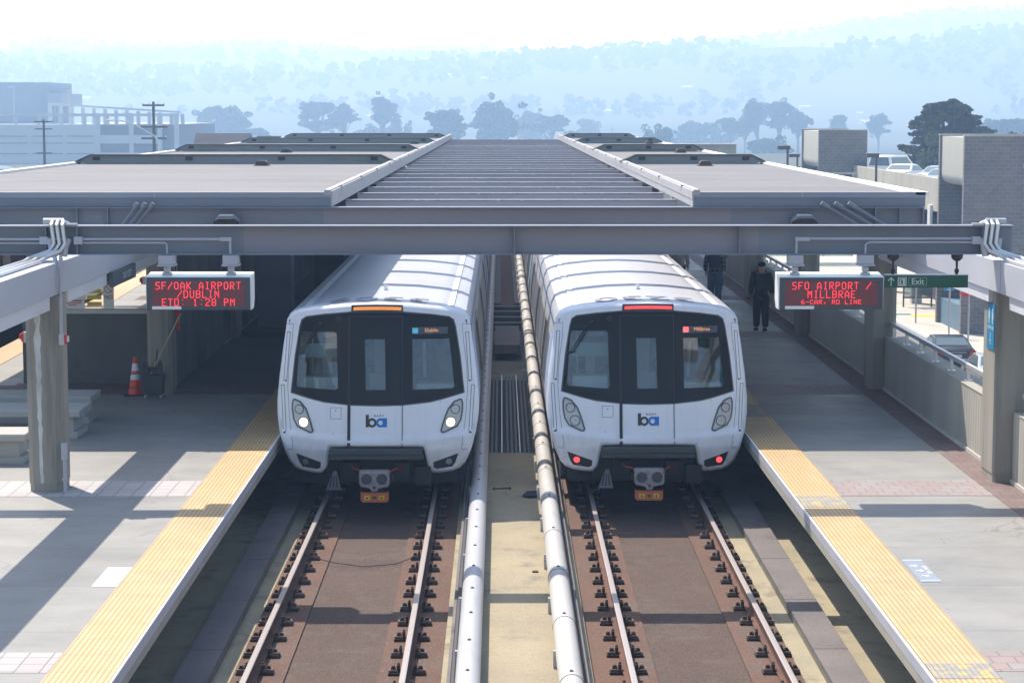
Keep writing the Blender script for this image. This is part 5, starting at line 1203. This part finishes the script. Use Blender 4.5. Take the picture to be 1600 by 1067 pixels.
for i in range(13): x = -66.5 + i * 1.62; g.box(x, x + .5, 6, 6.5, 4.3, 7.0 - i * .1)
for i in range(12): x = -66.5 + i * 1.62; g.quad((x, 6, 7.1 - i * .1), (x + 1.62, 6, 7.0 - i * .1), (x + 1.62, 6, 7.3 - i * .1), (x, 6, 7.4 - i * .1)); g.quad((x, 6.5, 7.4 - i * .1), (x + 1.62, 6.5, 7.3 - i * .1), (x + 1.62, 6, 7.3 - i * .1), (x, 6, 7.4 - i * .1))
g.box(-100, -46.5, -.12, .3, 5.45, 5.85); g.build('roof_railing', 'garageconc', t)
for i in range(7): g = MB(); x = -70 + i * 3.3; g.box(x, x + .35, -.05, .3, 4.3, 5.45); g.build('pier', 'garageconc', t)
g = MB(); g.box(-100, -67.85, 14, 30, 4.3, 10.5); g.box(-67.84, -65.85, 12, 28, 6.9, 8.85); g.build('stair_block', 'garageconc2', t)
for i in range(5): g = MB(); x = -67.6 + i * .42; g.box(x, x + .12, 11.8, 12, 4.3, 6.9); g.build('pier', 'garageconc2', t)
g = MB(); g.box(-64, -46.8, 8, 36, 4.25, 4.35); g.build('ramp_slab', 'deckcover', t)
t = thing('utility_pole', 'tall dark utility pole with crossarms in front of the garage corner', 'utility pole', 'wooden utility poles', (-33.35, 200, -5))
g = MB(); g.tube([(0, 0, 0), (0, 0, 12.1)], [.2, .13], 8); g.build('pole', 'bark', t)
for z, a in ((11.75, 1.05), (9.7, 1.35), (8.6, 1.2)): g = MB(); g.box(-a, a, -.07, .07, z - .09, z + .09); g.build('crossarm', 'bark', t); g = MB(); [g.tube([(q * a, 0, z + .09), (q * a, 0, z + .28)], .06, 6) for q in (-.95, -.4, .4, .95)]; g.build('insulator', 'offwhite', t)
t = thing('utility_pole', 'slimmer utility pole with two crossarms in front of the garage wall', 'utility pole', 'wooden utility poles', (-43.9, 200, -5))
g = MB(); g.tube([(0, 0, 0), (0, 0, 10.4)], [.18, .10], 8); g.build('pole', 'bark', t)
for z, a in ((10.2, .9), (9.5, .85), (7.2, .75)): g = MB(); g.box(-a, a, -.05, .05, z - .05, z + .05); g.build('crossarm', 'bark', t)
t = thing('street_lamp', 'pale street lamp with a long curved arm beside the tall utility pole', 'street lamp', None, (-32.2, 196, -5))
g = MB(); g.tube([(0, 0, 0), (0, 0, 8.4), (-.5, 0, 8.9), (-2.2, 0, 9.9), (-3.6, 0, 10.35), (-4.3, 0, 10.4)], [.12, .09, .07, .06, .05, .05], 8); g.build('pole', 'alum', t, smooth=True)
g = MB(); g.box(-4.95, -4.2, -.12, .12, 10.3, 10.44); g.build('lamp_head', 'alum', t, bevel=.03)
for x, h in ((-94.2, 10.7), (-106.2, 11.3)):
    t = thing('deck_light_pole', 'thin light pole on the garage roof, ' + ('nearer the open bays' if x > -100 else 'against the stair block'), 'light pole', 'light poles on the garage roof', (x, 455, 3.35))
    g = MB(); g.tube([(0, 0, 0), (0, 0, h - 3.35)], .13, 6); g.build('pole', 'galv', t); g = MB(); g.box(-1.2, .3, -.2, .2, h - 3.35, h - 3.1); g.build('lamp_head', 'galv', t)
def house(x, y, z, w, d, h, roofh, wallm, roofm, label, group=None):
    t = thing('house', label, 'house', group, (x, y, z))
    g = MB(); g.box(-w / 2, w / 2, -d / 2, d / 2, 0, h); g.build('wall', wallm, t)
    g = MB(); e = .3; g.prism([(-d / 2 - e, h), (d / 2 + e, h), (0, h + roofh)], 0, -w / 2 - e, w / 2 + e); g.build('roof', roofm, t); return t
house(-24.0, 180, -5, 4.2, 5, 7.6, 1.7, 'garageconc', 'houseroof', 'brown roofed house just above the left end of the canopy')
t = thing('warehouse', 'pale hazy low building with dark curved roof at the left picture edge', 'building', None, (-49, 175, -5))
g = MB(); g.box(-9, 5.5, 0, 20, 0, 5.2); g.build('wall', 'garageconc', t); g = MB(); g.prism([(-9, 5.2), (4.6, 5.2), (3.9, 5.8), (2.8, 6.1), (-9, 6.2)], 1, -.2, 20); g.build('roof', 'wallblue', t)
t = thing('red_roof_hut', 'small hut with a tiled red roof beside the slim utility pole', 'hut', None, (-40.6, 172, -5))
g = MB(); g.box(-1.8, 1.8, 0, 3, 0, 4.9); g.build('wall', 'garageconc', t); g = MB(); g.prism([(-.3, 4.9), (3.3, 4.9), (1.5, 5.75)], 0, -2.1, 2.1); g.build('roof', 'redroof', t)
for x, l in ((-42.1, 'rooftop vent with a white cap left of the slim utility pole'), (-38.2, 'small white capped vent nearer the canopy'), (-37.2, 'small white capped vent closest to the canopy edge')):
    t = thing('vent_pipe', l, 'vent', 'white capped vents', (x, 170, -5)); hh = 7.0 if x < -40 else 5.3
    g = MB(); g.tube([(0, 0, 0), (0, 0, hh)], .13, 8); g.build('pipe', 'galv', t); g = MB(); g.tube([(0, 0, hh), (0, 0, hh + .12), (0, 0, hh + .22)], [.28, .28, .08], 10); g.build('cap', 'white', t, smooth=True)
t = thing('billboard', 'small dark flat sign behind the left end of the canopy', 'billboard', None, (-20.6, 185, -5))
g = MB(); g.tube([(0, 0, 0), (0, 0, 8.6)], .08, 6); g.build('post', 'brown', t); g = MB(); g.box(-1.1, 1.1, -.05, .05, 8.6, 9.0); g.build('panel', 'brown', t)

# ================================================================== trees
def leaf_cloud(mb, c, rad, n, size, rnd):
    for _ in range(n):
        while True:
            p = Vector((rnd.uniform(-1, 1), rnd.uniform(-1, 1), rnd.uniform(-1, 1)))
            if p.length < 1: break
        if p.length > .001: p = p.normalized() * (p.length ** .5)
        q = Vector((c[0] + p.x * rad[0], c[1] + p.y * rad[1], c[2] + p.z * rad[2]))
        a = Vector((rnd.gauss(0, 1), rnd.gauss(0, 1), rnd.gauss(0, .6))).normalized(); b = a.orthogonal().normalized(); b = (Matrix.Rotation(rnd.uniform(0, 6.28), 3, a) @ b)
        s = size * rnd.uniform(.6, 1.3); d = a.cross(b)
        mb.quad(q - b * s - d * s * .6, q + b * s - d * s * .6, q + b * s * .7 + d * s * .7, q - b * s * .8 + d * s * .6)
def tree(x, y, z0, h, w, kind, label, group, leaf='leaf_dark', dens=1.0, seed=None):
    rnd = random.Random(seed if seed is not None else int(x * 13 + y)); t = thing('tree', label, 'tree', group, (x, y, z0))
    tr = MB(); lf = MB(); tr.tube([(0, 0, 0), (rnd.uniform(-.2, .2), 0, h * .35), (rnd.uniform(-.3, .3), 0, h * .72)], [h * .035, h * .026, h * .012], 7)
    cl = []
    if kind == 'flat':      # wind-shaped cypress: flat tiered pads
        for i in range(24):
            f = i / 15; a = rnd.uniform(0, 6.28); zz = h * (.55 + .40 * rnd.random() ** .8); r = w / 2 * (1.05 - .75 * max(0, (zz / h - .62) / .38) ** 1.5) * rnd.uniform(.3, .85)
            cl.append(((r * math.cos(a), r * math.sin(a) * .8, zz), (w * rnd.uniform(.13, .2), w * .15, h * rnd.uniform(.035, .06))))
    elif kind == 'round':
        for i in range(26):
            a = rnd.uniform(0, 6.28); zz = h * rnd.uniform(.36, .92); r = w / 2 * math.sqrt(max(.05, 1 - ((zz / h - .62) / .42) ** 2)) * rnd.uniform(.2, .85)
            cl.append(((r * math.cos(a), r * math.sin(a), zz), (w * rnd.uniform(.12, .2), w * .16, h * rnd.uniform(.07, .11))))
    elif kind == 'tall':
        for i in range(22):
            a = rnd.uniform(0, 6.28); zz = h * rnd.uniform(.58, .95); r = w / 2 * rnd.uniform(0, .75) * (1.1 - .6 * (zz / h - .6) / .4)
            cl.append(((r * math.cos(a), r * math.sin(a), zz), (w * rnd.uniform(.14, .22), w * .17, h * rnd.uniform(.05, .075))))
    elif kind == 'cypress':
        for i in range(150):
            a = rnd.uniform(0, 6.28); q = rnd.random(); zz = h * (.44 + .53 * q); rmax = w / 2 * (1.12 - .80 * q ** 2.4); r = rmax * rnd.uniform(.15, 1.0) ** .6
            cl.append(((r * math.cos(a), r * math.sin(a), zz - .07 * h * (r / (w / 2)) ** 2), (w * rnd.uniform(.05, .11), w * .08, h * rnd.uniform(.008, .02))))
    elif kind == 'bush':
        for i in range(14):
            a = rnd.uniform(0, 6.28); zz = h * rnd.uniform(.15, .85); r = w / 2 * math.sqrt(max(.05, 1 - (zz / h) ** 2)) * rnd.uniform(.2, .9)
            cl.append(((r * math.cos(a), r * math.sin(a), zz), (w * rnd.uniform(.12, .2), w * .16, h * rnd.uniform(.1, .15))))
    for c, rad in cl:
        zb = h * rnd.uniform(.30, .55) if kind != 'bush' else h * .1
        zb = min(zb, c[2] * .8)
        tr.tube([(0, 0, zb), (c[0] * .5, c[1] * .5, (zb + c[2]) / 2 - h * .01), c], [h * .013, h * .009, h * .004], 5)
        leaf_cloud(lf, c, rad, int(170 * dens), w * (.015 if kind == 'cypress' else .024), rnd)
        for _ in range(3):
            o = (c[0] + rnd.gauss(0, rad[0] * .6), c[1] + rnd.gauss(0, rad[1] * .6), c[2] + rnd.gauss(0, rad[2] * .8)); leaf_cloud(lf, o, (rad[0] * .5, rad[1] * .5, rad[2] * .6), int(50 * dens), w * (.014 if kind == 'cypress' else .020), rnd)
    tr.build('trunk', 'bark', t); lf.build('crown', leaf, t)
    return t
G = 'hazy trees behind the canopy'
def px(u, y): return (u - 783) * y / 3235.0     # rough bearing to metres used only while laying out the tree belt
for u, y, top, w, kind, l in (
    (350, 420, 7.1, 10.5, 'round', 'broad rounded tree above the brown roofed house'), (405, 400, 2.9, 6, 'flat', 'small flat tree right of the broad rounded tree'),
    (333, 330, 2.4, 4.5, 'bush', 'low bush tree right of the garage corner'), (500, 420, 8.0, 9.5, 'flat', 'flat topped tree, left of the joined pair behind the canopy'), (538, 424, 7.6, 6.5, 'flat', 'flat topped tree, right of the joined pair behind the canopy'), (600, 420, 9.2, 7.0, 'tall', 'narrow tall tree left of the canopy middle'),
    (575, 440, 3.5, 9, 'bush', 'low bushy tree under the narrow tall tree'), (625, 430, 4.3, 7, 'bush', 'bushy tree right of the narrow tall tree'), (698, 370, 6.3, 8.2, 'round', 'rounded tree left of the widest tree'), (772, 380, 8.0, 10, 'round', 'widest tree standing above the canopy middle'),
    (830, 470, 6.2, 8, 'round', 'paler tree right of the widest tree'), (862, 420, 5.3, 9, 'flat', 'wide flat tree above the right half of the slatted roof'), (915, 520, 4.6, 10, 'bush', 'faint low tree in the gap above the right roof'), (1035, 330, 3.8, 7.2, 'bush', 'drooping bushy tree above the right roof'),
    (1182, 400, 7.8, 6.8, 'tall', 'tallest pine in the hazy grove left of the small tower'), (1215, 405, 7.9, 7.0, 'tall', 'pine beside the tallest pine in the grove'), (1140, 410, 5.0, 5.8, 'tall', 'slim pine at the left of the grove'), (1163, 415, 4.8, 5.8, 'tall', 'second slim pine at the left of the grove'), (1245, 400, 6.4, 6.6, 'tall', 'pine at the right of the grove near the small tower'), (1095, 450, 4.6, 13, 'bush', 'wide dark thicket left of the pine grove'),
    (1205, 330, 2.0, 9.5, 'bush', 'low thicket under the pine grove'), (1310, 430, 5.5, 4.5, 'flat', 'faint leaning tree above the small tower'), (1370, 420, 5.4, 6, 'flat', 'faint flat tree right of the small tower'), (1575, 330, 5.3, 9, 'round', 'faint tree at the right picture edge'), (1290, 360, -.2, 5, 'bush', 'low shrub left of the small tower')):
    tree(px(u, y * 2), y * 2, -12, (top - 6.2) * 2 + 18.2, w * 2, kind, l, G)
tree(px(958, 190), 190, -5.3, 9.7, 1.1, 'bush', 'small dark conifer tip above the right roof', None, 'leaf_dark', .8)
tree(px(1478, 170), 170, -5.0, 12.4, 7.6, 'cypress', 'large dark cypress behind the parked cars', None, 'leaf_cypress', .9, 5)
tree(px(1452, 165), 165, -5.0, 8.6, 6.0, 'bush', 'dense dark lower foliage tree under the large cypress', None, 'leaf_cypress', 2.0, 8)
tree(px(1393, 168), 168, -5.0, 7.6, 3.2, 'bush', 'dark bushy tree left of the large cypress', None, 'leaf_mid', 2.0, 9)
tree(px(1590, 170), 170, -5.0, 9.7, 8, 'bush', 'green tree top behind the large tower', None, 'leaf_mid', 2.0, 10)
tree(px(1230, 190), 190, -5.0, 6.2, 3.5, 'bush', 'small green shrub behind the lamp post', None, 'leaf_mid', 1.2, 11)
tree(px(1168, 170), 170, -5.0, 7.1, 3.0, 'bush', 'spiky shrub above the right end of the canopy', None, 'leaf_mid', .3, 12)

# ================================================================== hills
def hill_h(x, y):
    f = max(0.0, min(1.0, (y - 900) / 2900.0)); f = f * f * (3 - 2 * f)
    n = noise.fractal(Vector((x / 620.0, y / 620.0, 1.3)), 1.0, 2.0, 5) * 20
    rid = 46 * math.exp(-((x - 880) / 420.0) ** 2) - 12 * math.exp(-((x + 150) / 420.0) ** 2)
    base = 130 + rid + x * .006 + 14 / (1 + math.exp((x + 260) / 60.0))
    loc = 26 * math.exp(-((y - 2050 - .15 * x) / 260.0) ** 2) * (1 + .5 * math.sin(x / 260.0))
    z = -12 + base * f + n * min(1, f * 3) + loc * min(1, max(0, (y - 1300) / 400.0))
    if y > 3800: z -= (y - 3800) * .12
    return z
g = MB(); NX, NY = 150, 110; X0, X1, YA, YB = -1900, 1900, 860, 4700
for j in range(NY + 1):
    y = YA + (YB - YA) * j / NY
    for i in range(NX + 1):
        x = X0 + (X1 - X0) * i / NX; g.v.append((x, y, hill_h(x, y)))
for j in range(NY):
    for i in range(NX): a = j * (NX + 1) + i; g.face([a, a + 1, a + NX + 2, a + NX + 1])
struct(g.build('hills', 'hillside', smooth=True))
# woods on the hills
rnd = random.Random(11); g = MB()
cnt = 0
while cnt < 3000:
    y = 1450 + 2400 * rnd.random() ** .8; x = rnd.uniform(-.27, .27) * y
    if noise.noise(Vector((x / 190.0, y / 260.0, 5))) < .0: continue
    z = hill_h(x, y); s = rnd.uniform(4.0, 8.0); cnt += 1
    for k in range(9):
        leafc = (x + rnd.gauss(0, s * .35), y + rnd.gauss(0, s * .3), z + s * rnd.uniform(.4, 1.7)); r = s * rnd.uniform(.28, .5)
        n = 6; ring = [(leafc[0] + r * math.cos(i * 2 * math.pi / n + k), leafc[1] + r * .6 * math.sin(i * 2 * math.pi / n + k), leafc[2] + r * .5 * math.sin(i * 1.9 + k)) for i in range(n)]
        b = g.verts(ring + [(leafc[0], leafc[1], leafc[2] + r * .8), (leafc[0], leafc[1], leafc[2] - r * .8)])
        for i in range(n): g.face([b + i, b + (i + 1) % n, b + n]); g.face([b + (i + 1) % n, b + i, b + n + 1])
o = g.build('hillside_woods', 'hillwood'); tag(o, 'hazy woods scattered over the distant hills', 'woods', kind='stuff')
rnd = random.Random(5); proto = None
for i in range(90):
    y = rnd.uniform(1200, 3500); x = rnd.uniform(-.26, .26) * y; z = hill_h(x, y) + .5
    if proto is None:
        proto = house(x, y, z, 7, 5, 2.6, 1.2, 'housewall', 'houseroofpale', 'tiny pale house on the hazy hillside', 'houses on the distant hillside'); continue
    c = copy_tree(proto, (x, y, z), None, rnd.uniform(-.5, .5)); s = rnd.uniform(.6, 1.4); c.scale = (s, s, rnd.uniform(.7, 1.1))

# ================================================================== haze
mh = bpy.data.materials.new('haze'); mh.use_nodes = True; t = NT(mh); t.n.remove(t.n['Principled BSDF'])
pv = t.new('ShaderNodeVolumePrincipled'); pv.inputs['Color'].default_value = (.41, .635, 1.0, 1); pv.inputs['Absorption Color'].default_value = (.87, .82, 1, 1); pv.inputs['Density'].default_value = .0009; pv.inputs['Anisotropy'].default_value = .35
t.l.new(pv.outputs[0], t.n['Material Output'].inputs['Volume']); M['haze'] = mh
g = MB(); g.box(-2300, 2300, -80, 4900, -14, 225); o = g.build('haze', 'haze'); o['kind'] = 'stuff'; o['label'] = 'pale blue haze filling the air over the whole view'; o['category'] = 'haze'
